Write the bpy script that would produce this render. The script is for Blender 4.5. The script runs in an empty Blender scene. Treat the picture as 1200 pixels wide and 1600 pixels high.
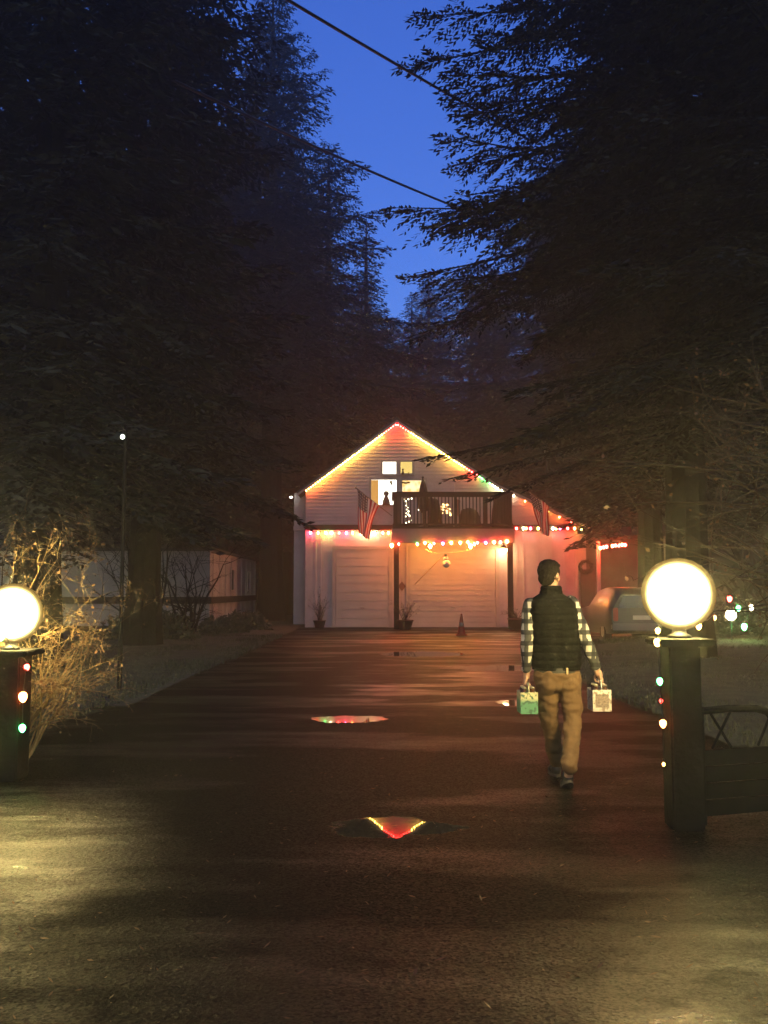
import bpy, bmesh, math, random
import numpy as np
from mathutils import Vector, Matrix, noise as mnoise

S = bpy.context.scene
COL = S.collection
R = math.radians
PI = math.pi
random.seed(7)

# ------------------------------------------------------------------ camera
FPX = 1420.0
PITCH = math.atan(122.0 / FPX)
CAMH = 1.5
cd = bpy.data.cameras.new('camera')
cam = bpy.data.objects.new('camera', cd)
COL.objects.link(cam)
cam.location = (0, 0, CAMH)
cam.rotation_euler = (R(90) + PITCH, 0, 0)
cd.sensor_fit = 'VERTICAL'
cd.sensor_height = 24.0
cd.lens = 24.0 * FPX / 1600.0
cd.clip_start = 0.05
cd.clip_end = 1000
S.camera = cam

# ------------------------------------------------------------------ world: the sky after sunset
SUN_EL, SUN_ROT = R(-2.0), R(0)       # the sun is just below the horizon, beyond the wood
SKY_STRENGTH = 0.15
w = bpy.data.worlds.new('World')
S.world = w
w.use_nodes = True
nt = w.node_tree
bg = nt.nodes['Background']
sky = nt.nodes.new('ShaderNodeTexSky')
sky.sky_type = 'NISHITA'
sky.sun_disc = False
sky.sun_elevation = SUN_EL
sky.sun_rotation = SUN_ROT
sky.air_density = 1.6
sky.dust_density = 0.6
sky.ozone_density = 3.0
mul = nt.nodes.new('ShaderNodeMix')
mul.data_type = 'RGBA'
mul.blend_type = 'MULTIPLY'
mul.inputs[0].default_value = 1.0
nt.links.new(sky.outputs[0], mul.inputs[6])
SKYTINT = (.60, .96, 1.75, 1)      # the camera's blue white balance at dusk
mul.inputs[7].default_value = SKYTINT
nt.links.new(mul.outputs[2], bg.inputs[0])
bg.inputs[1].default_value = SKY_STRENGTH

# faint wide fill lamp added behind the camera to lift trees and walls
sd = bpy.data.lights.new('fill_sun', 'SUN')
sd.energy = 1.1 * 2.0 ** -4
sd.angle = R(60)
sd.color = (.95, 1.0, .88)
so_ = bpy.data.objects.new('fill_sun', sd)
COL.objects.link(so_)
so_.rotation_euler = (R(90 - 25), 0, R(8))

S.view_settings.view_transform = 'Standard'
S.view_settings.look = 'None'
EXPOSURE = 4.0                     # a long hand-held night exposure
EX = 2.0 ** -EXPOSURE             # lamp radiances below are given as they read in the picture
S.view_settings.exposure = EXPOSURE
S.view_settings.gamma = 1.0
S.view_settings.use_curve_mapping = False
S.render.engine = 'CYCLES'
cy = S.cycles
cy.use_denoising = True
cy.max_bounces = 6
cy.diffuse_bounces = 2
cy.glossy_bounces = 3
cy.transmission_bounces = 4
cy.transparent_max_bounces = 8
cy.volume_bounces = 0
cy.sample_clamp_indirect = 4.0 * EX
cy.caustics_reflective = False
cy.caustics_refractive = False
cy.use_adaptive_sampling = False

HAZE_DENSITY = 0.0040
LAMP = 420.0         # radiance of the lamp globes


# ------------------------------------------------------------------ measuring the photograph
def P(px, py, Y):
    """world point at depth Y seen at pixel (px, py) of the 1200x1600 photograph"""
    u = (px - 600) / FPX
    v = (800 - py) / FPX
    c, s = math.cos(PITCH), math.sin(PITCH)
    dy = c - v * s
    dz = s + v * c
    t = Y / dy
    return Vector((u * t, Y, CAMH + dz * t))


def G(px, py):
    u = (px - 600) / FPX
    v = (800 - py) / FPX
    c, s = math.cos(PITCH), math.sin(PITCH)
    t = -CAMH / (s + v * c)
    return Vector((u * t, (c - v * s) * t, 0))


# ------------------------------------------------------------------ materials
MATS = {}


def pmat(name, col, rough=0.6, metal=0.0, spec=0.5, noise=0.0, nscale=8.0, bump=0.0, bscale=40.0, sheen=0.0, trans=0.0):
    if name in MATS:
        return MATS[name]
    m = bpy.data.materials.new(name)
    m.use_nodes = True
    t = m.node_tree
    b = t.nodes['Principled BSDF']
    b.inputs['Roughness'].default_value = rough
    b.inputs['Metallic'].default_value = metal
    b.inputs['Specular IOR Level'].default_value = spec
    if sheen:
        b.inputs['Sheen Weight'].default_value = sheen
    if trans:
        b.inputs['Transmission Weight'].default_value = trans
    c = (col[0], col[1], col[2], 1)
    tc = t.nodes.new('ShaderNodeTexCoord')
    if noise > 0:
        n = t.nodes.new('ShaderNodeTexNoise')
        n.inputs['Scale'].default_value = nscale
        n.inputs['Detail'].default_value = 5
        t.links.new(tc.outputs['Object'], n.inputs['Vector'])
        mr = t.nodes.new('ShaderNodeMapRange')
        mr.inputs[1].default_value = 0.3
        mr.inputs[2].default_value = 0.7
        mr.inputs[3].default_value = 1 - noise
        mr.inputs[4].default_value = 1 + noise
        t.links.new(n.outputs[0], mr.inputs[0])
        mx = t.nodes.new('ShaderNodeVectorMath')
        mx.operation = 'SCALE'
        mx.inputs[0].default_value = col[:3]
        t.links.new(mr.outputs[0], mx.inputs['Scale'])
        t.links.new(mx.outputs[0], b.inputs['Base Color'])
    else:
        b.inputs['Base Color'].default_value = c
    if bump > 0:
        n2 = t.nodes.new('ShaderNodeTexNoise')
        n2.inputs['Scale'].default_value = bscale
        n2.inputs['Detail'].default_value = 4
        t.links.new(tc.outputs['Object'], n2.inputs['Vector'])
        bp = t.nodes.new('ShaderNodeBump')
        bp.inputs['Strength'].default_value = bump
        bp.inputs['Distance'].default_value = 0.02
        t.links.new(n2.outputs[0], bp.inputs['Height'])
        t.links.new(bp.outputs[0], b.inputs['Normal'])
    MATS[name] = m
    return m


def emat(name, col, strength):
    if name in MATS:
        return MATS[name]
    m = bpy.data.materials.new(name)
    m.use_nodes = True
    t = m.node_tree
    t.nodes.remove(t.nodes['Principled BSDF'])
    e = t.nodes.new('ShaderNodeEmission')
    e.inputs[0].default_value = (col[0], col[1], col[2], 1)
    e.inputs[1].default_value = strength * EX
    t.links.new(e.outputs[0], t.nodes['Material Output'].inputs[0])
    MATS[name] = m
    return m


# ------------------------------------------------------------------ mesh building
def wl(o):
    v = Vector((0, 0, 0))
    while o is not None:
        v += o.location
        o = o.parent
    return v


def finish(name, me, mat, parent=None, smooth=False):
    o = bpy.data.objects.new(name, me)
    COL.objects.link(o)
    if mat is not None and not me.materials:
        for m in (mat if isinstance(mat, (list, tuple)) else [mat]):
            me.materials.append(m)
    if smooth:
        me.shade_smooth()
    if parent is not None:
        o.parent = parent
    return o


class MB:
    """collects shapes given in world coordinates, then links them as ONE mesh"""

    def __init__(s):
        s.v, s.f, s.mi, s.cur = [], [], [], 0

    def add(s, vs, fs):
        b = len(s.v)
        s.v.extend([tuple(p) for p in vs])
        s.f.extend([tuple(b + i for i in f) for f in fs])
        s.mi.extend([s.cur] * len(fs))
        return s

    def box(s, x0, x1, y0, y1, z0, z1, rot=None, c=None):
        vs = [Vector((x, y, z)) for z in (z0, z1) for y in (y0, y1) for x in (x0, x1)]
        if rot is not None:
            c = Vector(c) if c is not None else Vector(((x0 + x1) / 2, (y0 + y1) / 2, (z0 + z1) / 2))
            vs = [c + rot @ (p - c) for p in vs]
        return s.add(vs, [(0, 2, 3, 1), (4, 5, 7, 6), (0, 1, 5, 4), (2, 6, 7, 3), (0, 4, 6, 2), (1, 3, 7, 5)])

    def bbox(s, x0, x1, y0, y1, z0, z1, b=0.01):
        """box with chamfered edges"""
        bm = bmesh.new()
        bmesh.ops.create_cube(bm, size=1)
        for v in bm.verts:
            v.co = Vector((x0 + (v.co.x + .5) * (x1 - x0), y0 + (v.co.y + .5) * (y1 - y0), z0 + (v.co.z + .5) * (z1 - z0)))
        bmesh.ops.bevel(bm, geom=bm.edges[:], offset=b, segments=2, affect='EDGES')
        bm.verts.index_update()
        s.add([v.co for v in bm.verts], [[v.index for v in f.verts] for f in bm.faces])
        bm.free()
        return s

    def prism(s, pts, d, cap=True):
        """polygon pts extruded by vector d"""
        n = len(pts)
        d = Vector(d)
        a = [Vector(p) for p in pts]
        fs = [(i, (i + 1) % n, n + (i + 1) % n, n + i) for i in range(n)]
        fs += [tuple(range(n - 1, -1, -1)), tuple(range(n, 2 * n))]
        return s.add(a + [p + d for p in a], fs)

    def tube(s, pts, rad, seg=6, cap=True):
        pts = [Vector(p) for p in pts]
        if not isinstance(rad, (list, tuple)):
            rad = [rad] * len(pts)
        vs, fs = [], []
        up = Vector((0, 0, 1))
        for i, p in enumerate(pts):
            d = (pts[min(i + 1, len(pts) - 1)] - pts[max(i - 1, 0)])
            d = d.normalized() if d.length > 1e-9 else Vector((0, 0, 1))
            a = d.cross(up if abs(d.dot(up)) < .95 else Vector((1, 0, 0))).normalized()
            b = d.cross(a).normalized()
            for k in range(seg):
                t = 2 * PI * k / seg
                vs.append(p + (a * math.cos(t) + b * math.sin(t)) * rad[i])
        for i in range(len(pts) - 1):
            for k in range(seg):
                k2 = (k + 1) % seg
                fs.append((i * seg + k, i * seg + k2, (i + 1) * seg + k2, (i + 1) * seg + k))
        if cap:
            fs.append(tuple(range(seg)))
            fs.append(tuple(range(len(vs) - 1, len(vs) - 1 - seg, -1)))
        return s.add(vs, fs)

    def lathe(s, prof, c, seg=16, sx=1.0, sy=1.0):
        """prof: list of (r, z) from c"""
        c = Vector(c)
        vs, fs = [], []
        for r, z in prof:
            for k in range(seg):
                t = 2 * PI * k / seg
                vs.append(c + Vector((r * sx * math.cos(t), r * sy * math.sin(t), z)))
        for i in range(len(prof) - 1):
            for k in range(seg):
                k2 = (k + 1) % seg
                fs.append((i * seg + k, i * seg + k2, (i + 1) * seg + k2, (i + 1) * seg + k))
        fs.append(tuple(range(seg - 1, -1, -1)))
        fs.append(tuple(range((len(prof) - 1) * seg, len(prof) * seg)))
        return s.add(vs, fs)

    def ball(s, c, r, seg=12, rings=8):
        rx, ry, rz = r if isinstance(r, (tuple, list)) else (r, r, r)
        prof = [(max(math.sin(PI * i / rings), 1e-3), -math.cos(PI * i / rings)) for i in range(rings + 1)]
        c = Vector(c)
        vs, fs = [], []
        for q, z in prof:
            for k in range(seg):
                t = 2 * PI * k / seg
                vs.append(c + Vector((q * rx * math.cos(t), q * ry * math.sin(t), z * rz)))
        for i in range(rings):
            for k in range(seg):
                k2 = (k + 1) % seg
                fs.append((i * seg + k, i * seg + k2, (i + 1) * seg + k2, (i + 1) * seg + k))
        fs.append(tuple(range(seg - 1, -1, -1)))
        fs.append(tuple(range(rings * seg, (rings + 1) * seg)))
        return s.add(vs, fs)

    def mesh(s, name, off=Vector((0, 0, 0))):
        me = bpy.data.meshes.new(name)
        me.from_pydata([tuple(Vector(p) - off) for p in s.v], [], s.f)
        return me

    def build(s, name, mat, parent=None, smooth=False, loc=None):
        off = wl(parent) if parent is not None else (Vector(loc) if loc is not None else Vector((0, 0, 0)))
        me = s.mesh(name, off)
        for m in (mat if isinstance(mat, (list, tuple)) else [mat]):
            me.materials.append(m)
        if len(me.materials) > 1:
            me.polygons.foreach_set('material_index', s.mi)
        bm = bmesh.new()
        bm.from_mesh(me)
        bmesh.ops.recalc_face_normals(bm, faces=bm.faces[:])
        bm.to_mesh(me)
        bm.free()
        o = finish(name, me, None, parent, smooth)
        if parent is None:
            o.location = off
        return o


def tag(o, label=None, cat=None, group=None, kind=None):
    if label:
        o['label'] = label
    if cat:
        o['category'] = cat
    if group:
        o['group'] = group
    if kind:
        o['kind'] = kind
    return o


def thing(name, loc, label, cat, group=None):
    o = bpy.data.objects.new(name, None)
    COL.objects.link(o)
    o.location = Vector(loc)
    o.empty_display_size = 0.2
    return tag(o, label, cat, group)


def copy_tree(o, parent=None):
    c = o.copy()
    COL.objects.link(c)
    c.parent = parent
    for ch in o.children:
        copy_tree(ch, c)
    return c


def np_mesh(name, verts, quads, mat):
    me = bpy.data.meshes.new(name)
    nv, nf = len(verts), len(quads)
    k = quads.shape[1]
    me.vertices.add(nv)
    me.vertices.foreach_set('co', np.ascontiguousarray(verts, dtype=np.float32).ravel())
    me.loops.add(nf * k)
    me.loops.foreach_set('vertex_index', np.ascontiguousarray(quads, dtype=np.int32).ravel())
    me.polygons.add(nf)
    me.polygons.foreach_set('loop_start', np.arange(0, nf * k, k, dtype=np.int32))
    me.update(calc_edges=True)
    me.materials.append(mat)
    return me


# ------------------------------------------------------------------ ground
def ground_material():
    m = bpy.data.materials.new('wet_asphalt')
    m.use_nodes = True
    t = m.node_tree
    b = t.nodes['Principled BSDF']
    L = t.links.new
    N = t.nodes.new
    tc = N('ShaderNodeTexCoord')
    sep = N('ShaderNodeSeparateXYZ')
    L(tc.outputs['Object'], sep.inputs[0])

    def noise(scale, detail=4, sx=1, sy=1, rough=.5, off=0):
        mp = N('ShaderNodeMapping')
        mp.inputs['Scale'].default_value = (sx, sy, 1)
        mp.inputs['Location'].default_value = (off, off * .7, 0)
        L(tc.outputs['Object'], mp.inputs[0])
        n = N('ShaderNodeTexNoise')
        n.inputs['Scale'].default_value = scale
        n.inputs['Detail'].default_value = detail
        n.inputs['Roughness'].default_value = rough
        L(mp.outputs[0], n.inputs['Vector'])
        return n.outputs[0]

    def mth(op, a, bb=None, clamp=False):
        x = N('ShaderNodeMath')
        x.operation = op
        x.use_clamp = clamp
        for i, q in enumerate((a, bb)):
            if q is None:
                continue
            if isinstance(q, (int, float)):
                x.inputs[i].default_value = q
            else:
                L(q, x.inputs[i])
        return x.outputs[0]

    def mrange(x, a, bb, c, d, smooth=True):
        r = N('ShaderNodeMapRange')
        if smooth:
            r.interpolation_type = 'SMOOTHSTEP'
        for i, q in enumerate((a, bb, c, d)):
            r.inputs[i + 1].default_value = q
        L(x, r.inputs[0])
        return r.outputs[0]

    # shallow puddles that were really there, as distorted ellipses on the ground
    wob = mth('MULTIPLY', mth('SUBTRACT', noise(2.6, 6, 1, 1.6, .62), .5), 3.0)
    puddle = None
    for (cx, cy_, rx, ry) in PUDDLES:
        dx = mth('DIVIDE', mth('SUBTRACT', sep.outputs[0], cx), rx)
        dy = mth('DIVIDE', mth('SUBTRACT', sep.outputs[1], cy_), ry)
        q = mth('ADD', mth('ADD', mth('MULTIPLY', dx, dx), mth('MULTIPLY', dy, dy)), wob)
        e = mrange(q, .88, 1.0, 1, 0)
        puddle = e if puddle is None else mth('MAXIMUM', puddle, e)
    # film of water: long patches across the drive
    film = mrange(noise(.55, 5, .55, 1.5, .55, 3), .47, .60, 0, 1)
    wet2 = mrange(noise(1.6, 4, .6, 1.8, .6, 11), .45, .65, 0, 1)
    film = mth('MULTIPLY', film, mrange(wet2, 0, 1, .45, 1))
    zone = None
    for (cx, cy_, rx, ry) in WETZONES:      # places that stay wet
        dx = mth('DIVIDE', mth('SUBTRACT', sep.outputs[0], cx), rx)
        dy = mth('DIVIDE', mth('SUBTRACT', sep.outputs[1], cy_), ry)
        q = mth('ADD', mth('ADD', mth('MULTIPLY', dx, dx), mth('MULTIPLY', dy, dy)), mth('MULTIPLY', wob, .35))
        e = mrange(q, .3, 1.5, 1, 0)
        zone = e if zone is None else mth('MAXIMUM', zone, e)
    film = mth('MULTIPLY', film, mrange(zone, 0, 1, .2, 1, False))
    nearz = mth('MULTIPLY', mrange(sep.outputs[1], 8, 10, 1.0, .06), mth('MULTIPLY', mrange(wet2, 0, 1, .25, 1, False), mrange(noise(5, 6, .8, 1.3, .7, 20), .38, .56, .3, 1)))
    damp = mth('MAXIMUM', mth('MULTIPLY', film, .75), mth('MULTIPLY', zone, nearz))
    film = mth('MAXIMUM', film, puddle)
    damp = mth('MAXIMUM', damp, mth('MULTIPLY', puddle, .05))

    grav = N('ShaderNodeTexVoronoi')
    grav.inputs['Scale'].default_value = 85
    L(tc.outputs['Object'], grav.inputs['Vector'])
    fine = noise(260, 2)
    mid = noise(7, 6, 1, 1, .6)
    h = mth('ADD', mth('MULTIPLY', noise(46, 5, 1, 1, .62), 2.6), mth('ADD', mth('MULTIPLY', fine, .5), mth('MULTIPLY', mid, .8)))
    bump = N('ShaderNodeBump')
    bump.inputs['Distance'].default_value = .0036
    L(h, bump.inputs['Height'])
    # every stone of the chippings lies at its own tilt, so single ones catch a lamp
    geo = N('ShaderNodeNewGeometry')
    tl = N('ShaderNodeVectorMath')
    tl.operation = 'SUBTRACT'
    L(grav.outputs['Color'], tl.inputs[0])
    tl.inputs[1].default_value = (.5, .5, .5)
    ts = N('ShaderNodeVectorMath')
    ts.operation = 'MULTIPLY'
    L(tl.outputs[0], ts.inputs[0])
    ts.inputs[1].default_value = (.5, .5, 0)
    ta = N('ShaderNodeVectorMath')
    ta.operation = 'ADD'
    L(geo.outputs['Normal'], ta.inputs[0])
    tf = N('ShaderNodeVectorMath')
    tf.operation = 'SCALE'
    L(ts.outputs[0], tf.inputs[0])
    L(mth('MULTIPLY', mrange(film, 0, 1, 1, .25, False), mrange(sep.outputs[1], 6, 13, 1, .15)), tf.inputs['Scale'])
    L(tf.outputs[0], ta.inputs[1])
    tn = N('ShaderNodeVectorMath')
    tn.operation = 'NORMALIZE'
    L(ta.outputs[0], tn.inputs[0])
    L(tn.outputs[0], bump.inputs['Normal'])
    flat = mth('MAXIMUM', mth('MULTIPLY', film, mrange(sep.outputs[1], 7, 12, .25, 1)), puddle)
    L(mrange(flat, 0, 1, .95, .22, False), bump.inputs['Strength'])
    # a full puddle is flat
    bump2 = N('ShaderNodeBump')
    bump2.inputs['Distance'].default_value = .012
    bump2.inputs['Strength'].default_value = .02
    L(noise(3, 2), bump2.inputs['Height'])
    mixn = N('ShaderNodeMix')
    mixn.data_type = 'VECTOR'
    L(puddle, mixn.inputs[0])
    L(bump.outputs[0], mixn.inputs[4])
    L(bump2.outputs[0], mixn.inputs[5])
    L(mixn.outputs[1], b.inputs['Normal'])

    rough = mrange(damp, 0, 1, .42, .20, False)
    rough = mth('MULTIPLY', rough, mrange(puddle, 0, 1, 1, .12, False))
    rough = mth('ADD', rough, mth('MULTIPLY', noise(30, 3), .08))
    rough2 = mth('MULTIPLY', rough, mrange(puddle, 0, 1, 1, .2, False))
    L(rough2, b.inputs['Roughness'])

    cr = N('ShaderNodeValToRGB')
    cr.color_ramp.elements[0].position = .3
    cr.color_ramp.elements[0].color = (.004, .004, .004, 1)
    cr.color_ramp.elements[1].position = .72
    cr.color_ramp.elements[1].color = (.010, .0098, .009, 1)
    sepc = N('ShaderNodeSeparateColor')
    L(grav.outputs['Color'], sepc.inputs[0])
    L(mth('ADD', mth('ADD', mth('MULTIPLY', noise(70, 4), .3), mth('MULTIPLY', mid, .3)), mth('MULTIPLY', sepc.outputs[0], .4)), cr.inputs[0])
    el_ = cr.color_ramp.elements.new(.80)
    el_.color = (.035, .034, .03, 1)
    mc = N('ShaderNodeMix')
    mc.data_type = 'RGBA'
    mc.inputs[7].default_value = (.012, .012, .012, 1)
    L(puddle, mc.inputs[0])
    L(cr.outputs[0], mc.inputs[6])
    L(mc.outputs[2], b.inputs['Base Color'])
    L(mrange(damp, 0, 1, .012, 1.0, False), b.inputs['Specular IOR Level'])
    return m


def pud(x0, y0, x1, y1):
    a = G((x0 + x1) / 2, y0)
    c = G((x0 + x1) / 2, y1)
    l, r = G(x0, (y0 + y1) / 2), G(x1, (y0 + y1) / 2)
    return ((l.x + r.x) / 2, (a.y + c.y) / 2, abs(r.x - l.x) / 2 * 1.1, abs(a.y - c.y) / 2 * 1.15)


PUDDLES = [pud(492, 1119, 602, 1129), pud(520, 1279, 705, 1305), pud(778, 1094, 818, 1102),
           pud(600, 1018, 720, 1026), pud(700, 1040, 860, 1048)]
WETZONES = [(-2.5, 5.2, 1.0, 1.9), (1.45, 3.35, .65, .75), (2.2, 30, 3.2, 6.0), (.6, 15, 1.4, 4.0)]
M_ASPH = ground_material()
M_SOIL = pmat('lawn_soil', (.035, .04, .02), .95, noise=.5, nscale=3, bump=.6, bscale=25)

g = MB()
g.add([(-74, -11, -.02), (74, -11, -.02), (74, 81, -.02), (-74, 81, -.02)], [(0, 1, 2, 3)])
tag(g.build('ground', M_SOIL), kind='structure')
# the driveway: a wide apron in front, a lane between the gate posts, and the forecourt of the barn
dr = MB()
drive = [(-9, -6), (9, -6), (9, 5.2), (5.0, 6.6), (3.45, 8.5), (3.2, 12), (3.3, 18), (4.6, 24), (8.6, 30), (8.6, 37.1),
         (-3.3, 37.1), (-3.25, 30), (-3.2, 20), (-3.45, 12), (-3.8, 9.6), (-5.0, 8.0), (-9, 7.2)]
dr.add([(x, y, 0) for x, y in drive], [tuple(range(len(drive)))])
tag(dr.build('driveway', M_ASPH), kind='structure')


# lawns either side, gently uneven, with blades near the drive
def lawn(name, poly_fn, x0, x1, y0, y1, n):
    vs, fs, idx = [], [], {}
    nx, ny = n
    for j in range(ny + 1):
        for i in range(nx + 1):
            x = x0 + (x1 - x0) * i / nx
            y = y0 + (y1 - y0) * j / ny
            e = poly_fn(x, y)
            z = .03 + .05 * min(max(e, 0), 1) + .03 * mnoise.noise(Vector((x * .6, y * .6, 0)))
            idx[i, j] = (x, y, z, e)
    used = {}
    for j in range(ny):
        for i in range(nx):
            q = [(i, j), (i + 1, j), (i + 1, j + 1), (i, j + 1)]
            if sum(idx[k][3] for k in q) > 0:
                f = []
                for k in q:
                    if k not in used:
                        used[k] = len(vs)
                        vs.append(idx[k][:3])
                    f.append(used[k])
                fs.append(f)
    o = MB().add(vs, fs).build(name, M_SOIL, smooth=True)
    return tag(o, kind='structure')


def inside_drive(x, y):
    c = False
    n = len(drive)
    for i in range(n):
        (xa, ya), (xb, yb) = drive[i], drive[(i + 1) % n]
        if (ya > y) != (yb > y) and x < (xb - xa) * (y - ya) / (yb - ya) + xa:
            c = not c
    return c


def edge_dist(x, y):
    best = 1e9
    n = len(drive)
    for i in range(n):
        a, b_ = Vector(drive[i]), Vector(drive[(i + 1) % n])
        d = b_ - a
        t = max(0, min(1, (Vector((x, y)) - a).dot(d) / d.length_squared))
        best = min(best, (a + d * t - Vector((x, y))).length)
    return -best if inside_drive(x, y) else best


lawn('lawn', edge_dist, -26, -2.5, 7, 46, (60, 100))
lawn('lawn', edge_dist, 2.5, 26, 5, 46, (60, 100))

M_GRASS = pmat('grass_blades', (.045, .050, .020), .8, noise=.4, nscale=2)
rng = np.random.default_rng(3)


def blades(name, n, xr, yr, label):
    xs = rng.uniform(*xr, n * 3)
    ys = yr[0] + (yr[1] - yr[0]) * rng.random(n * 3) ** 1.7
    keep = np.array([edge_dist(x, y) > rng.uniform(-.06, .15) for x, y in zip(xs, ys)])
    xs, ys = xs[keep][:n], ys[keep][:n]
    n = len(xs)
    cl = np.array([mnoise.noise(Vector((x * .9, y * .9, 4))) for x, y in zip(xs, ys)])
    h = (rng.uniform(.03, .08, n) + .09 * np.clip(cl, 0, 1))
    a = rng.uniform(0, 2 * PI, n)
    lx, ly = np.cos(a), np.sin(a)
    wdt = .007 + .0006 * ys
    lean = rng.uniform(.2, .9, n) * h
    b0 = np.stack([xs - ly * wdt, ys + lx * wdt, np.full(n, .02)], 1)
    b1 = np.stack([xs + ly * wdt, ys - lx * wdt, np.full(n, .02)], 1)
    tp = np.stack([xs + lx * lean, ys + ly * lean, .04 + h], 1)
    v = np.stack([b0, b1, tp], 1).reshape(-1, 3)
    q = np.arange(n * 3).reshape(-1, 3)
    me = np_mesh(name, v, q, M_GRASS)
    return tag(finish(name, me, None), label, 'grass', kind='stuff')


blades('grass', 26000, (-9, -2.6), (7, 30), 'short grass beside the left edge of the driveway')
blades('grass', 42000, (2.6, 13), (5.5, 33), 'damp lawn grass right of the driveway behind the gate')


# ------------------------------------------------------------------ conifers
M_NEEDLE = pmat('needles', (.020, .024, .020), .85, spec=.15, noise=.45, nscale=.9)
M_BARK = pmat('bark', (.014, .013, .011), .95, spec=.08, noise=.4, nscale=6, bump=.7, bscale=18)


def conifer_data(H, Rr, z0, nb, el, seed, p=.8, spacing=.22, fill=1.0, jit=.35, stubs=0, extra=()):
    r = np.random.default_rng(seed)
    u = (np.arange(nb) + r.uniform(0, 1, nb)) / nb
    u = u ** 1.08
    z = z0 + (H - z0) * u
    az = np.arange(nb) * 2.39996 + r.uniform(-.5, .5, nb)
    L = Rr * np.maximum(1 - u, .0) ** p * (1 - jit + 2 * jit * r.random(nb)) + .25
    el0 = np.radians(-8 + 48 * u ** 1.3 + r.uniform(-8, 8, nb))
    droop = (.30 - .2 * u) * r.uniform(.5, 1.4, nb)
    for i_, (ez_, ea_, el_, eu_, ed_) in enumerate(extra):      # particular limbs: height, azimuth, length, rise, droop
        q_ = int(np.argmin(np.abs(z - ez_)))
        while q_ in range(nb) and L[q_] > 90:
            q_ += 1
        z[q_], az[q_], L[q_], el0[q_], droop[q_] = ez_, ea_, el_ + 100, eu_, ed_
    L = np.where(L > 90, L - 100, L)
    D = np.stack([np.cos(az), np.sin(az)], 1)
    trunk_lean = r.uniform(-.02, .02, 2)

    def pos(bi, t):
        Lb = L[bi]
        hr = Lb * t * np.cos(el0[bi] * .7)
        hz = Lb * (np.sin(el0[bi]) * t - droop[bi] * t * t + .10 * t ** 4)
        base = np.stack([trunk_lean[0] * z[bi], trunk_lean[1] * z[bi], z[bi]], 1)
        o = base.copy()
        o[:, 0] += D[bi, 0] * hr
        o[:, 1] += D[bi, 1] * hr
        o[:, 2] += hz
        return o
    nt = np.maximum((L / spacing * 2).astype(int), 4)
    bi = np.repeat(np.arange(nb), nt)
    k = np.arange(len(bi)) - np.repeat(np.cumsum(nt) - nt, nt)
    t = .06 + .94 * (k + r.random(len(bi))) / nt[bi]
    t = np.minimum(t, 1.0)
    sgn = np.where(k % 2 == 0, 1, -1)
    tp = pos(bi, t)
    l2 = np.minimum(np.where(z[bi] < z0, .5, 1.1), .42 * L[bi] * (1 - t) ** .75 + .20) * r.uniform(.6, 1.15, len(bi))
    ang = sgn * np.radians(66 - 38 * t + r.uniform(-14, 14, len(bi)))
    ca, sa = np.cos(ang), np.sin(ang)
    dx = D[bi, 0] * ca - D[bi, 1] * sa
    dy = D[bi, 0] * sa + D[bi, 1] * ca
    dz = -.12 - .38 * r.random(len(bi)) + .15 * (t > .8)
    td = np.stack([dx, dy, dz], 1)
    td /= np.linalg.norm(td, axis=1)[:, None]
    keep = r.random(len(bi)) < fill
    tp, td, l2 = tp[keep], td[keep], l2[keep]
    ne = np.maximum((l2 / el * 3.2).astype(int), 3)
    ti = np.repeat(np.arange(len(tp)), ne)
    k = np.arange(len(ti)) - np.repeat(np.cumsum(ne) - ne, ne)
    s = (k + .5) / ne[ti]
    ep = tp[ti] + td[ti] * (l2[ti] * s)[:, None]
    ep[:, 2] -= .18 * l2[ti] * s * s
    sg = np.where(k % 2 == 0, 1, -1) * np.radians(r.uniform(25, 60, len(ti)))
    ca, sa = np.cos(sg), np.sin(sg)
    ex = td[ti, 0] * ca - td[ti, 1] * sa
    ey = td[ti, 0] * sa + td[ti, 1] * ca
    ez = td[ti, 2] - .25 * r.random(len(ti)) + .1
    ed = np.stack([ex, ey, ez], 1)
    ed /= np.linalg.norm(ed, axis=1)[:, None]
    ln = el * r.uniform(.7, 1.35, len(ti))
    wd = np.cross(ed, np.stack([r.normal(0, .6, len(ti)), r.normal(0, .6, len(ti)), np.ones(len(ti))], 1))
    wd /= np.linalg.norm(wd, axis=1)[:, None]
    wv = wd * (ln * .17)[:, None]
    a = ep
    b = ep + ed * (ln * .45)[:, None] + wv
    c = ep + ed * ln[:, None]
    d = ep + ed * (ln * .45)[:, None] - wv
    V = np.stack([a, b, c, d], 1).reshape(-1, 3)
    F = np.arange(len(V)).reshape(-1, 4)
    # wood
    mb = MB()
    zs = np.linspace(0, H, 14)
    rb = .018 * H
    mb.tube([(trunk_lean[0] * q, trunk_lean[1] * q, q) for q in zs], [rb * (1.25 if q < .5 else 1) * (1 - q / H) ** .8 + .02 for q in zs], 9)
    bidx = np.arange(nb)
    pts = [pos(bidx, np.full(nb, tt)) for tt in (0, .35, .7, 1.0)]
    for i in range(nb):
        r0 = .008 * L[i] + .012
        mb.tube([pts[j][i] for j in range(4)], [r0, r0 * .7, r0 * .45, .006], 3, cap=False)
    for _ in range(stubs):            # dead limbs below the crown
        zz = r.uniform(1.5, z0 + 1)
        a_ = r.uniform(0, 2 * PI)
        ln_ = r.uniform(.5, 1.6)
        q = Vector((math.cos(a_), math.sin(a_), 0))
        mb.tube([Vector((0, 0, zz)), Vector((0, 0, zz - .05)) + q * ln_ * .5, Vector((0, 0, zz - .3)) + q * ln_], [.03, .02, .006], 3, cap=False)
    return V, F, mb


CON = {}


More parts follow.
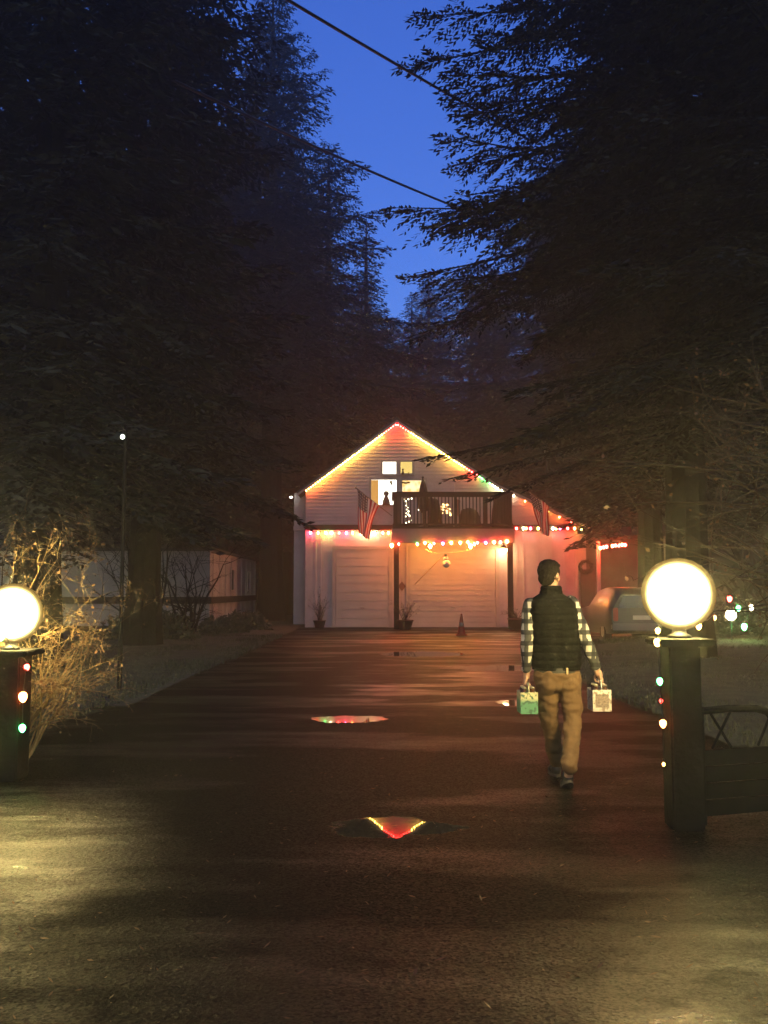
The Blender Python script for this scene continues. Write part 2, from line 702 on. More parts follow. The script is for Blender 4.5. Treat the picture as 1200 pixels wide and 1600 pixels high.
def conifer_tree(key, x, y, rz, label, scale=1.0, group='tall conifers around the barn', **kw):
    root = thing('conifer_tree', (x, y, 0), label, 'tree', group)
    if key not in CON:
        V, F, mb = conifer_data(**kw)
        CON[key] = (np_mesh('needle_crown', V, F, M_NEEDLE), mb.mesh('conifer_trunk'))
        CON[key][1].materials.append(M_BARK)
    c = finish('crown', CON[key][0], None, root)
    t = finish('trunk', CON[key][1], None, root)
    root.rotation_euler.z = rz
    root.scale = (scale,) * 3
    return root


def at_px(px, Y):
    return (px - 600) / FPX * Y


# left of the sky gap
conifer_tree('A', at_px(425, 43), 43, .3, 'tall narrow-tipped conifer forming the left edge of the blue sky gap',
             H=32.0, Rr=7.6, z0=10, nb=260, el=.24, seed=1, p=.95, spacing=.22)
conifer_tree('B', at_px(508, 51), 51, 1.3, 'conifer whose tip stands beside the lower overhead cable',
             H=27.6, Rr=5.0, z0=5, nb=190, el=.28, seed=2, p=.8, spacing=.25)
conifer_tree('C', at_px(570, 55), 55, .7, 'slim conifer with its tip low in the sky gap behind the barn',
             H=24.6, Rr=3.4, z0=5, nb=170, el=.28, seed=3, p=.8, spacing=.25)
conifer_tree('D', at_px(225, 24), 24, 2.0, 'broad conifer with small sky holes near its top, second from the far left',
             H=24, Rr=3.5, z0=4.5, nb=210, el=.28, seed=4, p=.32, spacing=.19, jit=.18)
conifer_tree('E', at_px(60, 17), 17, 2.6, 'massive near conifer closing the upper left corner of the photo',
             H=24, Rr=3.3, z0=3.5, nb=190, el=.25, seed=5, p=.25, spacing=.17, jit=.18)
conifer_tree('D', at_px(345, 47), 47, 4.0, 'conifer in the dark above the right end of the white shed', scale=1.08)
conifer_tree('B', at_px(150, 33), 48, 3.0, 'conifer in the dark behind the near left ones, above the white shed', scale=1.1)
# right of the sky gap
FX, FY = at_px(1072, 20), 20.0


def limb(px, py, dy, rise, droop, Y=FY):
    tip = P(px, py, Y + dy)
    dx, dyy = tip.x - FX, tip.y - FY
    ln = math.hypot(dx, dyy)
    L_ = ln / math.cos(rise * .7)
    return (tip.z - L_ * (math.sin(rise) - droop + .10), math.atan2(dyy, dx), L_, rise, droop)


LIMBS = [limb(600, 322, -.6, R(4), .20), limb(618, 100, -1.5, R(-12), .22), limb(676, 207, -.4, R(8), .14), limb(626, 432, .8, R(-6), .18),
         limb(640, 20, -1.2, R(-5), .2), limb(660, 470, 1.5, R(-8), .2), limb(700, 160, .6, R(6), .2), limb(668, 350, 1.0, R(0), .16),
         limb(662, 716, -1.4, R(-2), .26), limb(700, 748, -.9, R(-5), .26),
         limb(770, 775, -1.0, R(-8), .3), limb(690, 505, 1.0, R(-8), .2), limb(700, 255, 1.4, R(2), .2)]
conifer_tree('F', FX, FY, 0, 'great fir with long ragged limbs reaching left into the sky gap',
             H=26, Rr=5.5, z0=8.6, nb=185, el=.16, seed=16, p=.42, spacing=.15, jit=.22, stubs=10, extra=LIMBS)
conifer_tree('G', at_px(860, 53), 53, .2, 'conifer behind the great fir, showing pale sky slits between its boughs',
             H=27.0, Rr=7.4, z0=8.0, nb=170, el=.28, seed=17, p=.55, spacing=.26)
conifer_tree('H', at_px(1250, 15), 15, .5, 'near conifer closing the upper right corner of the photo',
             H=23, Rr=4.4, z0=5.5, nb=190, el=.18, seed=18, p=.45, spacing=.16, stubs=8)
conifer_tree('D', at_px(1030, 30), 31, 2.4, 'conifer in the dark right behind the great fir', scale=1.05)
conifer_tree('G', at_px(1240, 28), 28, 4.4, 'conifer at the far right beyond the lawn', scale=.95)
conifer_tree('D', at_px(900, 53), 53, 1.4, 'conifer standing far back to the right of the barn roof', scale=1.15)
# behind the barn
for i, (px, Y, sc, key, lab) in enumerate([
        (640, 62, .80, 'B', 'far conifer closing the very bottom of the sky gap'),
        (735, 60, .86, 'G', 'far conifer right of the bottom of the sky gap, behind the barn'),
        (560, 62, .72, 'A', 'far wide conifer behind the left roof slope of the barn'),
        (780, 60, .9, 'D', 'far wide conifer behind the right roof slope of the barn'),
        (450, 56, 1.1, 'D', 'far conifer behind the left corner of the barn'),
        (250, 54, 1.0, 'A', 'far conifer in the dark between the barn and the white shed'),
        (130, 52, 1.2, 'D', 'far conifer behind the white shed'),
        (20, 46, 1.0, 'B', 'far conifer behind the left end of the white shed'),
        (-60, 28, .8, 'A', 'conifer at the left margin of the photo behind the bare shrub'),
        (672, 66, .78, 'A', 'far dense conifer plugging the foot of the sky gap'),
        (612, 68, .92, 'D', 'far dense conifer left of the foot of the sky gap'),
        (980, 57, .95, 'A', 'far conifer behind the side porch of the barn'),
        (1100, 47, .9, 'B', 'far conifer beyond the lights on the right lawn'),
        (1210, 42, 1.1, 'D', 'conifer at the right margin of the photo behind the lit hedge')]):
    conifer_tree(key, at_px(px, Y), Y, i * 1.7, lab, scale=sc)

# the far edge of the wood: a dark mass low down where nothing can be told apart
vv, ff = [], []
r = np.random.default_rng(9)
n = 26000
az = r.uniform(-55, 55, n)
rad = r.uniform(58, 66, n)
hh = r.random(n) ** 1.3 * 13
c = np.stack([rad * np.sin(np.radians(az)), rad * np.cos(np.radians(az)), hh], 1)
d1 = r.normal(0, .5, (n, 3))
d2 = r.normal(0, .5, (n, 3))
V = np.stack([c - d1, c - d2, c + d1, c + d2], 1).reshape(-1, 3)
tag(finish('far_woods', np_mesh('far_woods', V, np.arange(n * 4).reshape(-1, 4), M_NEEDLE), None),
    'dark far edge of the wood behind everything', 'woods', kind='stuff')


# ------------------------------------------------------------------ the barn
M_WHITE = pmat('white_paint', (.43, .385, .43), .55, noise=.12, nscale=2.2, bump=.12, bscale=30)
M_TRIM = pmat('trim_paint', (.36, .33, .33), .5, noise=.12, nscale=4)
M_DARKW = pmat('dark_wood', (.022, .018, .016), .7, spec=.2, noise=.3, nscale=5, bump=.2)
M_DOOR = pmat('door_paint', (.42, .385, .38), .45, noise=.1, nscale=1.5)
M_ROOF = pmat('roof_shingle', (.03, .03, .032), .85, noise=.4, nscale=12, bump=.5, bscale=12)
M_BLACK = pmat('black_metal', (.012, .012, .012), .45)
YF = 37.0


def hx(px, py=880, Y=YF):
    return P(px, py, Y).x


def hz(py, Y=YF):
    return P(600, py, Y).z


barn = thing('barn', (0.5, YF, 0), 'white two-storey gabled barn with two garage doors and coloured lights along its eaves', 'building')
XL, XR = hx(477), hx(903)
ZL, ZP, XP = hz(766), hz(661), hx(620, 661)
XB, ZB = hx(778, 760), hz(762)
XE, ZE = hx(921, 828), hz(828)
ZBAND = hz(824)


def rake_z(x):
    if x <= XP:
        return ZL + (ZP - ZL) * (x - XL) / (XP - XL)
    if x <= XB:
        return ZP + (ZB - ZP) * (x - XP) / (XB - XP)
    return ZB + (ZE - ZB) * (x - XB) / (XE - XB)


def x_left(z):
    return XL if z <= ZL else XL + (XP - XL) * (z - ZL) / (ZP - ZL)


def x_right(z):
    if z >= ZB:
        return XB + (XP - XB) * (z - ZB) / (ZP - ZB)
    zr = rake_z(XR)
    return XR if z <= zr else XR + (XB - XR) * (z - zr) / (ZB - zr)


m = MB()
# lower wall: flat boards with battens, openings are covered by doors standing proud
m.box(XL, XR, YF, YF + .2, 0, ZBAND)
for px in (493, 501, 523, 612.5, 628, 781, 808, 818, 841, 863, 885, 899):
    x = hx(px)
    m.box(x - .035, x + .035, YF - .025, YF - .001, .12, ZBAND - .1)
# upper wall: lapped boards, each lower edge proud of the one below
z = ZBAND
STEP = .145
while z < ZP - .04:
    z1 = min(z + STEP, ZP - .02)
    a0, a1, b0, b1 = x_left(z), x_left(z1), x_right(z), x_right(z1)
    y0, y1 = YF - .028, YF - .004
    m.add([(a0, y0, z), (b0, y0, z), (b1, y1, z1), (a1, y1, z1), (a0, YF + .1, z), (b0, YF + .1, z), (b1, YF + .1, z1), (a1, YF + .1, z1)],
          [(0, 1, 2, 3), (0, 4, 5, 1), (1, 5, 6, 2), (2, 6, 7, 3), (3, 7, 4, 0), (7, 6, 5, 4)])
    z = z1
# side walls and back
m.box(XL, XL + .2, YF + .2, YF + 13, 0, ZL - .05)
m.box(XR - .2, XR, YF + .2, YF + 13, 0, rake_z(XR) - .08)
m.box(XL, XR, YF + 13, YF + 13.2, 0, ZL - 1.8)
m.build('wall', M_WHITE, barn)
# wall of the shallow left bay, set back from the front
lb = MB()
lb.box(hx(459, 880, YF + 1.2), XL - .002, YF + 1.2, YF + 12, 0, hz(770, YF + 1.2))
lb.box(hx(459, 880, YF + 1.2) - .02, XL - .003, YF + 1.12, YF + 1.199, hz(829, YF + 1.2), hz(822, YF + 1.2))
lb.build('side_bay', M_WHITE, barn)
rb_ = MB()
rb_.box(XR + .002, hx(922), YF + .7, YF + 12, 0, rake_z(hx(922)) - .12)
rb_.build('side_bay', M_WHITE, barn)

m = MB()
for zc in (ZBAND,):
    m.box(XL - .02, hx(613), YF - .16, YF - .029, hz(828.5), hz(820.5))
    m.box(hx(800), XR + .02, YF - .16, YF - .029, hz(828.5), hz(820.5))
m.box(hx(613) + .002, hx(800) - .002, YF - .10, YF - .029, hz(828.5), hz(821))
m.build('band_board', M_DARKW, barn)

m = MB()
OV = .30


def roof_slab(xa, xb, za, zb, th=.14):
    ya, yb = YF - OV, YF + 13.4
    m.add([(xa, ya, za + .03), (xb, ya, zb + .03), (xb, yb, zb + .03), (xa, yb, za + .03),
           (xa, ya, za + .03 + th), (xb, ya, zb + .03 + th), (xb, yb, zb + .03 + th), (xa, yb, za + .03 + th)],
          [(0, 3, 2, 1), (4, 5, 6, 7), (0, 1, 5, 4), (1, 2, 6, 5), (2, 3, 7, 6), (3, 0, 4, 7)])


sl = (ZP - ZL) / (XP - XL)
roof_slab(XL - .32, XP, ZL - .32 * sl, ZP)
roof_slab(XP + .001, XB, ZP, ZB)
roof_slab(XB + .001, XE + .05, ZB, ZE)
roof = m.build('roof', M_ROOF, barn)
m = MB()


def rake_board(xa, xb, za, zb, drop=.03, top=.07):
    y0, y1 = YF - OV - .035, YF - OV - .002
    m.add([(xa, y0, za - drop), (xb, y0, zb - drop), (xb, y0, zb + top), (xa, y0, za + top),
           (xa, y1, za - drop), (xb, y1, zb - drop), (xb, y1, zb + top), (xa, y1, za + top)],
          [(0, 1, 2, 3), (4, 7, 6, 5), (0, 4, 5, 1), (1, 5, 6, 2), (2, 6, 7, 3), (3, 7, 4, 0)])


rake_board(XL - .32, XP, ZL - .32 * sl, ZP)
rake_board(XP + .001, XB, ZP, ZB)
rake_board(XB + .001, XE + .05, ZB, ZE)
m.build('rake_board', M_TRIM, roof)
# flue with a bright metal cap
m = MB()
fp = P(855, 800, YF + 3)
zt = P(855, 706, YF + 3).z
zr0 = rake_z(fp.x) + .02
m.tube([(fp.x, YF + 3, zr0), (fp.x, YF + 3, zt)], .055, 10)
flue = m.build('flue', M_BLACK, roof)
MB().lathe([(.06, 0), (.09, .02), (.09, .30), (.06, .36), (.02, .42)], (fp.x, YF + 3, zt - .1), 12).build('flue_cap', pmat('zinc', (.6, .62, .62), .3, 1.0), flue, True)


# garage doors
def garage_door(px0, px1, pyt, segs, name='garage_door'):
    x0, x1, z1 = hx(px0), hx(px1), hz(pyt)
    m = MB()
    n = segs
    for i in range(n):
        a, b = z1 * i / n + .004, z1 * (i + 1) / n - .004
        m.bbox(x0 + .01, x1 - .01, YF - .085, YF - .04, a, b, .014)
        k = 0
        for j in range(k):
            xa = x0 + (x1 - x0) * (j + .08) / k
            xb = x0 + (x1 - x0) * (j + .92) / k
            m.bbox(xa, xb, YF - .095, YF - .08, a + .09, b - .09, .006)
    d = m.build(name, M_DOOR, barn)
    m = MB()
    t = .14
    m.box(x0 - t, x0, YF - .11, YF - .026, 0, z1 + t)
    m.box(x1, x1 + t, YF - .11, YF - .026, 0, z1 + t)
    m.box(x0 + .001, x1 - .001, YF - .11, YF - .026, z1 + .001, z1 + t)
    m.build('door_frame', M_TRIM, d)
    m = MB()
    xc = (x0 + x1) / 2
    m.tube([(xc - .09, YF - .10, .78), (xc - .09, YF - .14, .78), (xc + .09, YF - .14, .78), (xc + .09, YF - .10, .78)], .012, 6)
    m.build('handle', M_BLACK, d)
    return d


tag(garage_door(525, 607, 859, 9), 'plain narrower garage door left of the balcony post')
tag(garage_door(640, 774, 858, 15), 'wide ribbed garage door under the balcony lit warm orange')

# windows of the loft
M_PANE_W = emat('lit_pane_white', (1, .93, .72), 3.2)
M_PANE_Y = emat('lit_pane_yellow', (1, .72, .20), 1.05)


def window_mat():
    m = bpy.data.materials.new('lit_room')
    m.use_nodes = True
    t = m.node_tree
    t.nodes.remove(t.nodes['Principled BSDF'])
    e = t.nodes.new('ShaderNodeEmission')
    tc = t.nodes.new('ShaderNodeTexCoord')
    n = t.nodes.new('ShaderNodeTexNoise')
    n.inputs['Scale'].default_value = 5
    n.inputs['Detail'].default_value = 3
    t.links.new(tc.outputs['Object'], n.inputs[0])
    cr = t.nodes.new('ShaderNodeValToRGB')
    cr.color_ramp.elements[0].position = .38
    cr.color_ramp.elements[0].color = (.95, .55, .16, 1)
    cr.color_ramp.elements[1].position = .56
    cr.color_ramp.elements[1].color = (1, .86, .5, 1)
    t.links.new(n.outputs[0], cr.inputs[0])
    t.links.new(cr.outputs[0], e.inputs[0])
    e.inputs[1].default_value = 1.5 * EX
    t.links.new(e.outputs[0], t.nodes['Material Output'].inputs[0])
    return m


M_ROOM = window_mat()


def window(x0p, x1p, y0p, y1p, pane, label=None):
    x0, x1 = hx(x0p, 760), hx(x1p, 760)
    z0, z1 = hz(y1p), hz(y0p)
    m = MB()
    t, ya, yb = .085, YF - .09, YF - .029
    m.box(x0 - t, x0, ya, yb, z0 - t, z1 + t)
    m.box(x1, x1 + t, ya, yb, z0 - t, z1 + t)
    m.box(x0 + .001, x1 - .001, ya, yb, z1, z1 + t)
    m.box(x0 + .001, x1 - .001, ya - .03, yb, z0 - t, z0)
    f = m.build('window', M_TRIM, barn)
    p = MB().box(x0, x1, YF - .05, YF - .03, z0, z1).build('pane', pane, f)
    if label:
        f['label'] = label
    return f, (x0, x1, z0, z1)


window(598, 619, 722, 741, M_PANE_W, 'brightest upper square loft window')
window(626, 644, 722, 740, M_PANE_Y, 'yellow upper square loft window')
fw, (wx0, wx1, wz0, wz1) = window(580, 619.5, 750, 789, M_PANE_W, 'large white lit loft window with an orange curtain')
window(628.5, 664, 751, 775, M_ROOM, 'lower right loft window with warm tree lights inside')
m = MB()                                       # curtain behind the left of the large window
n = 9
cx0, cx1 = wx0 + .0, wx0 + .30
vs = []
for i in range(n + 1):
    x = cx0 + (cx1 - cx0) * i / n
    yy = YF - .062 - .006 * math.sin(i * 2.4)
    vs += [(x, yy, wz0 + .01), (x, yy, wz1 - .01)]
m.add(vs, [(2 * i, 2 * i + 2, 2 * i + 3, 2 * i + 1) for i in range(n)])
m.build('curtain', emat('glowing_curtain', (1, .50, .12), .75), fw)  # curtain emits by itself, standing in for room light shining through


def figurine(px, py0, py1, label, snow=True, Y=YF - .13, w=1.0):
    a, b = P(px, py1, Y), P(px, py0, Y)
    h = b.z - a.z
    m = MB()
    m.lathe([(.0, 0), (.28 * h * w, 0), (.24 * h * w, .3 * h), (.13 * h * w, .58 * h), (.10 * h * w, .64 * h), (.17 * h * w, .72 * h), (.19 * h * w, .82 * h), (.14 * h * w, .95 * h), (.01, h)], a, 12)
    return tag(m.build('figurine', pmat('figurine_dark', (.05, .04, .035), .7), None, True, loc=a), label, 'figurine')


figurine(603.5, 767, 789.5, 'dark round-headed figurine standing on the sill of the large lit loft window')
figurine(629.5, 732, 741, 'small dark tree-shaped figurine in the yellow upper window', w=.9)
figurine(638.5, 738, 741, 'tiny dark ornament at the right corner of the yellow upper window', w=1.6)


def ornament(px, py, label):
    c = P(px, py, YF - .12)
    m = MB().ball(c, (.05, .03, .07), 8, 6)
    m.ball(c + Vector((.03, 0, -.08)), (.03, .02, .05), 8, 6)
    m.tube([c + Vector((0, 0, .06)), (c.x, c.y, hz(749))], .004, 4)
    return tag(m.build('hanging_ornament', pmat('ornament_dark', (.06, .045, .03), .6), None, True, loc=c), label, 'ornament')


ornament(611, 753.5, 'dark ornament hanging at the top of the large lit window')
c = P(634, 753.5, YF - .12)
sw = MB()
for k in range(9):
    sw.ball(c + Vector(((k - 4) * .035, 0, -.03 * math.cos((k - 4) * .35))), .035, 6, 5)
tag(sw.build('garland', pmat('garland_dark', (.03, .04, .02), .8), None, True, loc=c), 'dark swag of greenery across the top of the lower right loft window', 'garland')

# ------------------------------------------------------------------ balcony
YB = 35.2


def bx(px, py=820):
    return P(px, py, YB).x


def bz(py):
    return P(600, py, YB).z


bal = thing('balcony', (bx(708), YB, bz(826)), 'dark wooden balcony with balusters over the wide garage door', 'balcony')
BX0, BX1 = bx(613.5), bx(802)
m = MB()
nb_ = 13
for i in range(nb_):
    ya = YB + .02 + (YF - .17 - YB) * i / nb_
    m.box(BX0, BX1, ya, ya + (YF - .17 - YB) / nb_ - .012, bz(826), bz(823))
m.build('floor_deck', M_DARKW, bal)
m = MB()
m.box(BX0 + .0, BX1, YB - .04, YB - .001, bz(848), bz(826) - .004)
m.box(BX0 - .04, BX0 - .001, YB - .04, YF - .17, bz(848), bz(826) - .004)
m.box(BX1 + .001, BX1 + .04, YB - .04, YF - .17, bz(848), bz(826) - .004)
m.build('fascia', pmat('fascia_paint', (.17, .14, .17), .5, noise=.15, nscale=3), bal)
m = MB()
m.box(BX0 + .002, BX1 - .002, YB + .02, YF - .2, bz(838), bz(836))
m.build('soffit', pmat('soffit_paint', (.30, .26, .24), .6), bal)
m = MB()
zt0, zt1 = bz(776.5), bz(768.5)
m.box(BX0 - .02, BX1, YB - .05, YB + .08, zt0, zt1)
m.box(BX0 - .02, BX0 + .10, YB + .081, YF - .17, zt0, zt1)
m.box(BX1 - .1, BX1 - .001, YB + .081, YF - .17, zt0, zt1)
m.box(BX0, BX1, YB - .02, YB + .05, bz(821), bz(818))
for px in (618, 664, 712, 758, 798):
    x = bx(px)
    m.box(x - .055, x + .055, YB - .03, YB + .06, bz(823), zt0 - .002)
m.build('rail', M_DARKW, bal)
m = MB()
x = BX0 + .16
while x < BX1 - .1:
    m.box(x - .02, x + .02, YB - .005, YB + .035, bz(818), zt0)
    x += .135
m.build('baluster', M_DARKW, bal)
for px, lab in ((619.5, 'left'), (798, 'right')):
    x = bx(px, 900)
    m = MB()
    m.bbox(x - .10, x + .10, YB + .0, YB + .2, 0, bz(848) - .0, .008)
    m.build('post', M_DARKW, bal)
# solid screen at the left corner of the rail and the canvas windbreak at the right end
m = MB()
for i in range(5):
    xa = BX0 + .03 + i * .062
    m.box(xa, xa + .055, YB + .052, YB + .075, bz(822), zt0 - .004)
m.build('rail_screen', M_DARKW, bal)


# ------------------------------------------------------------------ light strings
BULB = {
    'red': ((1, .02, .015), 1.3), 'pink': ((1, .04, .12), 1.2), 'orange': ((1, .15, .03), 1.1),
    'yellow': ((1, .55, .08), 1.0), 'white': ((1, .78, .42), 1.0), 'green': ((.04, .8, .13), .8),
    'amber': ((1, .38, .05), 1.0)}
BM = {}


def bulb_mesh(colr, rad, strength):
    k = (colr, rad, strength)
    if k not in BM:
        m = MB().lathe([(rad * .35, rad * 1.0), (rad * .85, rad * .6), (rad, 0), (rad * .8, -rad * .7), (rad * .4, -rad * 1.25), (rad * .02, -rad * 1.45)], (0, 0, 0), 7)
        me = m.mesh('bulb_' + colr)
        me.materials.append(emat('glow_%s_%d' % (colr, int(strength * 10)), BULB[colr][0], strength * BULB[colr][1]))
        me.shade_smooth()
        BM[k] = me
    return BM[k]


def light_string(name, pts, label, cord=None, rad=.045, strength=120, group=None, cat='string lights', sag=.03):
    """pts: (position, colour[, strength factor[, radius factor]])"""
    root = thing(name, pts[0][0], label, cat, group)
    m = MB()
    path = [Vector(p[0]) + Vector((0, 0, rad * 1.6)) for p in pts] if cord is None else [Vector(c) for c in cord]
    full = []
    for i in range(len(path) - 1):
        full.append(path[i])
        full.append((path[i] + path[i + 1]) / 2 - Vector((0, 0, sag)))
    full.append(path[-1])
    m.tube(full, .008 if rad > .03 else .004, 4)
    for p in pts:
        q = Vector(p[0])
        m.tube([q + Vector((0, 0, rad * .9)), q + Vector((0, 0, rad * 1.8))], rad * .36, 6)
    m.build('cord', M_BLACK, root)
    for p in pts:
        f = p[2] if len(p) > 2 else 1.0
        rf = p[3] if len(p) > 3 else 1.0
        o = bpy.data.objects.new('bulb', bulb_mesh(p[1], round(rad * rf, 4), round(strength * f, 1)))
        COL.objects.link(o)
        o.parent = root
        o.location = Vector(p[0]) - root.location
    return root


YS = YF - .21
STR_EAVE = 225
light_string('string_lights', [(P(px, 832.5, YS), c, f) for px, c, f in
             [(485, 'pink', .8), (497, 'orange', .8), (509, 'green', .9), (518, 'white', .35), (530, 'red', .6), (541, 'pink', .8),
              (551, 'orange', .8), (568, 'white', .8), (576, 'yellow', .8), (585, 'white', .6), (598, 'red', 1.3), (607, 'orange', 1.3)]],
             'string of coloured bulbs under the dark band left of the balcony', strength=STR_EAVE)
light_string('string_lights', [(P(px, py, YB - .09), c, f, rf) for px, py, c, f, rf in
             [(612, 852, 'orange', 1.5, 1.5), (623, 850, 'red', 1.0, 1), (652, 850, 'green', .6, 1), (664, 848, 'orange', 1, 1.1), (672, 853, 'amber', 3, 1.5),
              (678, 849, 'red', 1, 1), (692, 849, 'pink', .8, 1), (705, 848, 'amber', 1, 1.1), (719, 848, 'yellow', .6, 1.1), (731, 847, 'orange', 1, 1),
              (735, 853, 'amber', 3, 1.5), (741, 850, 'orange', 1, 1.1), (746, 848, 'red', 1, 1), (759, 848, 'pink', 1, 1), (772, 847, 'orange', 1.2, 1.2),
              (782, 847, 'red', 1.4, 1.1), (792, 846, 'orange', 1.6, 1.2)]],
             'string of coloured bulbs along the foot of the balcony fascia', strength=STR_EAVE)
light_string('string_lights', [(P(px, 825.5 + (px - 807) * .0, YS), c, f) for px, c, f in
             [(807, 'red', 1), (818, 'white', .6), (822, 'orange', .8), (829, 'pink', 1), (841, 'yellow', .6), (864, 'white', .8), (869, 'orange', .8), (875, 'pink', 1), (887, 'red', 1),
              (898, 'orange', .9), (908, 'yellow', .6)]],
             'string of mostly red bulbs under the eave right of the balcony', strength=STR_EAVE)

# rope of lights tucked under the rakes of the gable
pts = []
RK = 240
for i in range(40):
    t = (i + .4) / 40
    x = XL + (XP - XL) * t
    c = 'orange' if t < .12 else ('amber' if t < .3 else ('yellow' if t < .84 else 'red'))
    if i in (11, 12, 13, 22):
        c = 'orange'
    pts.append(((x, YF - .20, rake_z(x) - .060), c, .8 if c == 'yellow' else 1.0))
for i in range(40):
    t = (i + .5) / 40
    x = XP + (XB - XP) * t
    c = 'red' if t < .12 else ('yellow' if t < .68 else ('red' if t < .80 else 'green'))
    if i in (12, 13, 21):
        c = 'amber'
    if t > .93:
        c = 'white'
    pts.append(((x, YF - .20, rake_z(x) - .075), c, .8 if c == 'yellow' else (.5 if c in ('green', 'white') else .9)))
pts.insert(40, ((XP, YF - .20, ZP - .12), 'red', .9))
light_string('string_lights', pts, 'string of yellow, red and green bulbs tucked under both slopes of the gable', rad=.022, strength=RK, sag=.0)
pts = []
for i in range(8):
    x = XB + (XE - XB) * (i + .3) / 8
    c = ['white', 'white', 'orange', 'orange', 'amber', 'orange', 'red', 'green'][i]
    pts.append(((x, YF - .20, rake_z(x) - .075), c, .6))
light_string('string_lights', pts, 'short string of bulbs going down the low right roof slope', rad=.030, strength=RK, sag=.0)

# porch flood light beside the right balcony post, a lamp at the left corner of the barn
def wall_lamp(px, py, Y, r_, strength, label, col=(1, .80, .42), drop=0.0):
    c = P(px, py, Y)
    o = thing('wall_lamp', c, label, 'lamp')
    MB().lathe([(.02, r_ * 1.5), (r_ * .8, r_ * 1.2), (r_ * 1.15, r_ * .5), (r_ * 1.2, r_ * .35)], c, 12).build('lamp_shade', M_BLACK, o, True)
    MB().tube([c + Vector((0, 0, r_ * 1.4)), c + Vector((0, .12, r_ * 2.2)), c + Vector((0, .3, r_ * 2.2))], .02, 6).build('bracket', M_BLACK, o)
    MB().ball(c, r_, 10, 8).build('bulb', emat('wall_lamp_glow_%d' % int(strength), col, strength), o, True)
    return o


wall_lamp(787, 859, YF - .45, .13, 170, 'bright warm lamp on the wall beside the right end of the wide garage door', col=(1, .60, .24))
wall_lamp(454.5, 776.5, YF + 1.0, .055, 30, 'small white lamp high at the left corner of the barn', col=(1, .95, .7))

# ------------------------------------------------------------------ things on the balcony
YI = 35.9
# closed parasol with dark cover
c0 = P(661, 822, YI)
zt = P(661, 746, YI).z
um = thing('closed_parasol', (c0.x, YI, bz(823)), 'closed dark parasol rising above the balcony rail in front of the lit window', 'parasol')
H_ = zt - bz(823)
M_CANVAS = pmat('dark_canvas', (.022, .018, .018), .8, noise=.3, nscale=6)
m = MB()
prof = [(.05, .30 * H_), (.15, .34 * H_), (.21, .5 * H_), (.17, .68 * H_), (.11, .84 * H_), (.05, .95 * H_), (.02, H_ * .97)]
vs, fs = [], []
sg = 20
for i, (r_, z_) in enumerate(prof):
    for k in range(sg):
        t = 2 * PI * k / sg
        rr = r_ * (1 + .22 * math.cos(5 * t))
        vs.append((c0.x + rr * math.cos(t), YI + rr * math.sin(t), bz(823) + z_))
for i in range(len(prof) - 1):
    for k in range(sg):
        fs.append((i * sg + k, i * sg + (k + 1) % sg, (i + 1) * sg + (k + 1) % sg, (i + 1) * sg + k))
m.add(vs, fs)
m.build('canopy', M_CANVAS, um, True)
MB().tube([(c0.x, YI, bz(823)), (c0.x, YI, bz(823) + H_)], .025, 8).ball((c0.x, YI, bz(823) + H_), .05, 8, 6).build('pole', M_BLACK, um)
MB().lathe([(.0, 0), (.24, 0), (.24, .04), (.06, .1), (.05, .16)], (c0.x, YI, bz(823)), 16).build('base', M_BLACK, um)


def covered(px0, px1, pyt, label, name, cat, Y=YI, seed=1, skew=.3):
    """a piece of furniture under a sagging dark cover"""
    x0, x1 = P(px0, 820, Y).x, P(px1, 820, Y).x
    zb = bz(823)
    h = P(600, pyt, Y).z - zb
    rr = random.Random(seed)
    nx, ny = 14, 6
    vs, fs = [], []
    for j in range(ny + 1):
        for i in range(nx + 1):
            u, v = i / nx, j / ny
            e = min(u, 1 - u) * 6
            f = min(v, 1 - v) * 5
            k = min(1, e) ** .5 * min(1, f) ** .5
            z_ = zb + h * k * (1 - skew * u + .06 * math.sin(u * 9 + seed) + .03 * rr.random())
            vs.append((x0 + (x1 - x0) * u, Y - .35 + .7 * v, max(z_, zb)))
    for j in range(ny):
        for i in range(nx):
            a = j * (nx + 1) + i
            fs.append((a, a + 1, a + nx + 2, a + nx + 1))
    fs.append(tuple([i for i in range(nx + 1)] + [(j + 1) * (nx + 1) + nx for j in range(ny)] + [ny * (nx + 1) + nx - 1 - i for i in range(nx)] + [(ny - 1 - j) * (nx + 1) for j in range(ny - 1)]))
    o = MB().add(vs, fs).build(name, M_CANVAS, None, True, loc=((x0 + x1) / 2, Y, zb))
    return tag(o, label, cat)


covered(668, 692, 765, 'dark covered grill right beside the closed parasol on the balcony', 'covered_grill', 'grill', seed=2, skew=.55)
covered(716, 752, 793, 'dark covered chair behind the balusters right of the glowing lantern', 'covered_chair', 'chair', seed=3, skew=.2)
covered(768, 800, 778, 'large dark covered heap filling the right end of the balcony', 'covered_furniture', 'furniture', seed=5, skew=-.1)

# lit wire tree at the left end and glowing lantern in the middle of the balcony
M_FAIRY = emat('fairy_bulb', (1, .86, .5), 9)
M_FAIRYO = emat('fairy_bulb_orange', (1, .50, .16), 7)


def fairy(name, spots, Y, label, mat, cat, rad=.03, base=None):
    c0 = P(spots[0][0], spots[0][1], Y)
    root = thing(name, (c0.x, Y, bz(823)), label, cat)
    m, w_ = MB(), MB()
    rr = random.Random(4)
    prev = None
    first = None
    for px, py in spots:
        c = P(px, py, Y + rr.uniform(-.05, .05))
        bq = MB().ball(c, rad * rr.uniform(.8, 1.2), 6, 5).build('bulb', mat, root, True)
        if prev is not None:
            w_.tube([prev, c], .005, 3)
        first = first or c
        prev = c
    w_.tube([(c0.x, Y, bz(823)), first], .012, 5)
    w_.build('wire_frame', M_BLACK, root)
    return root


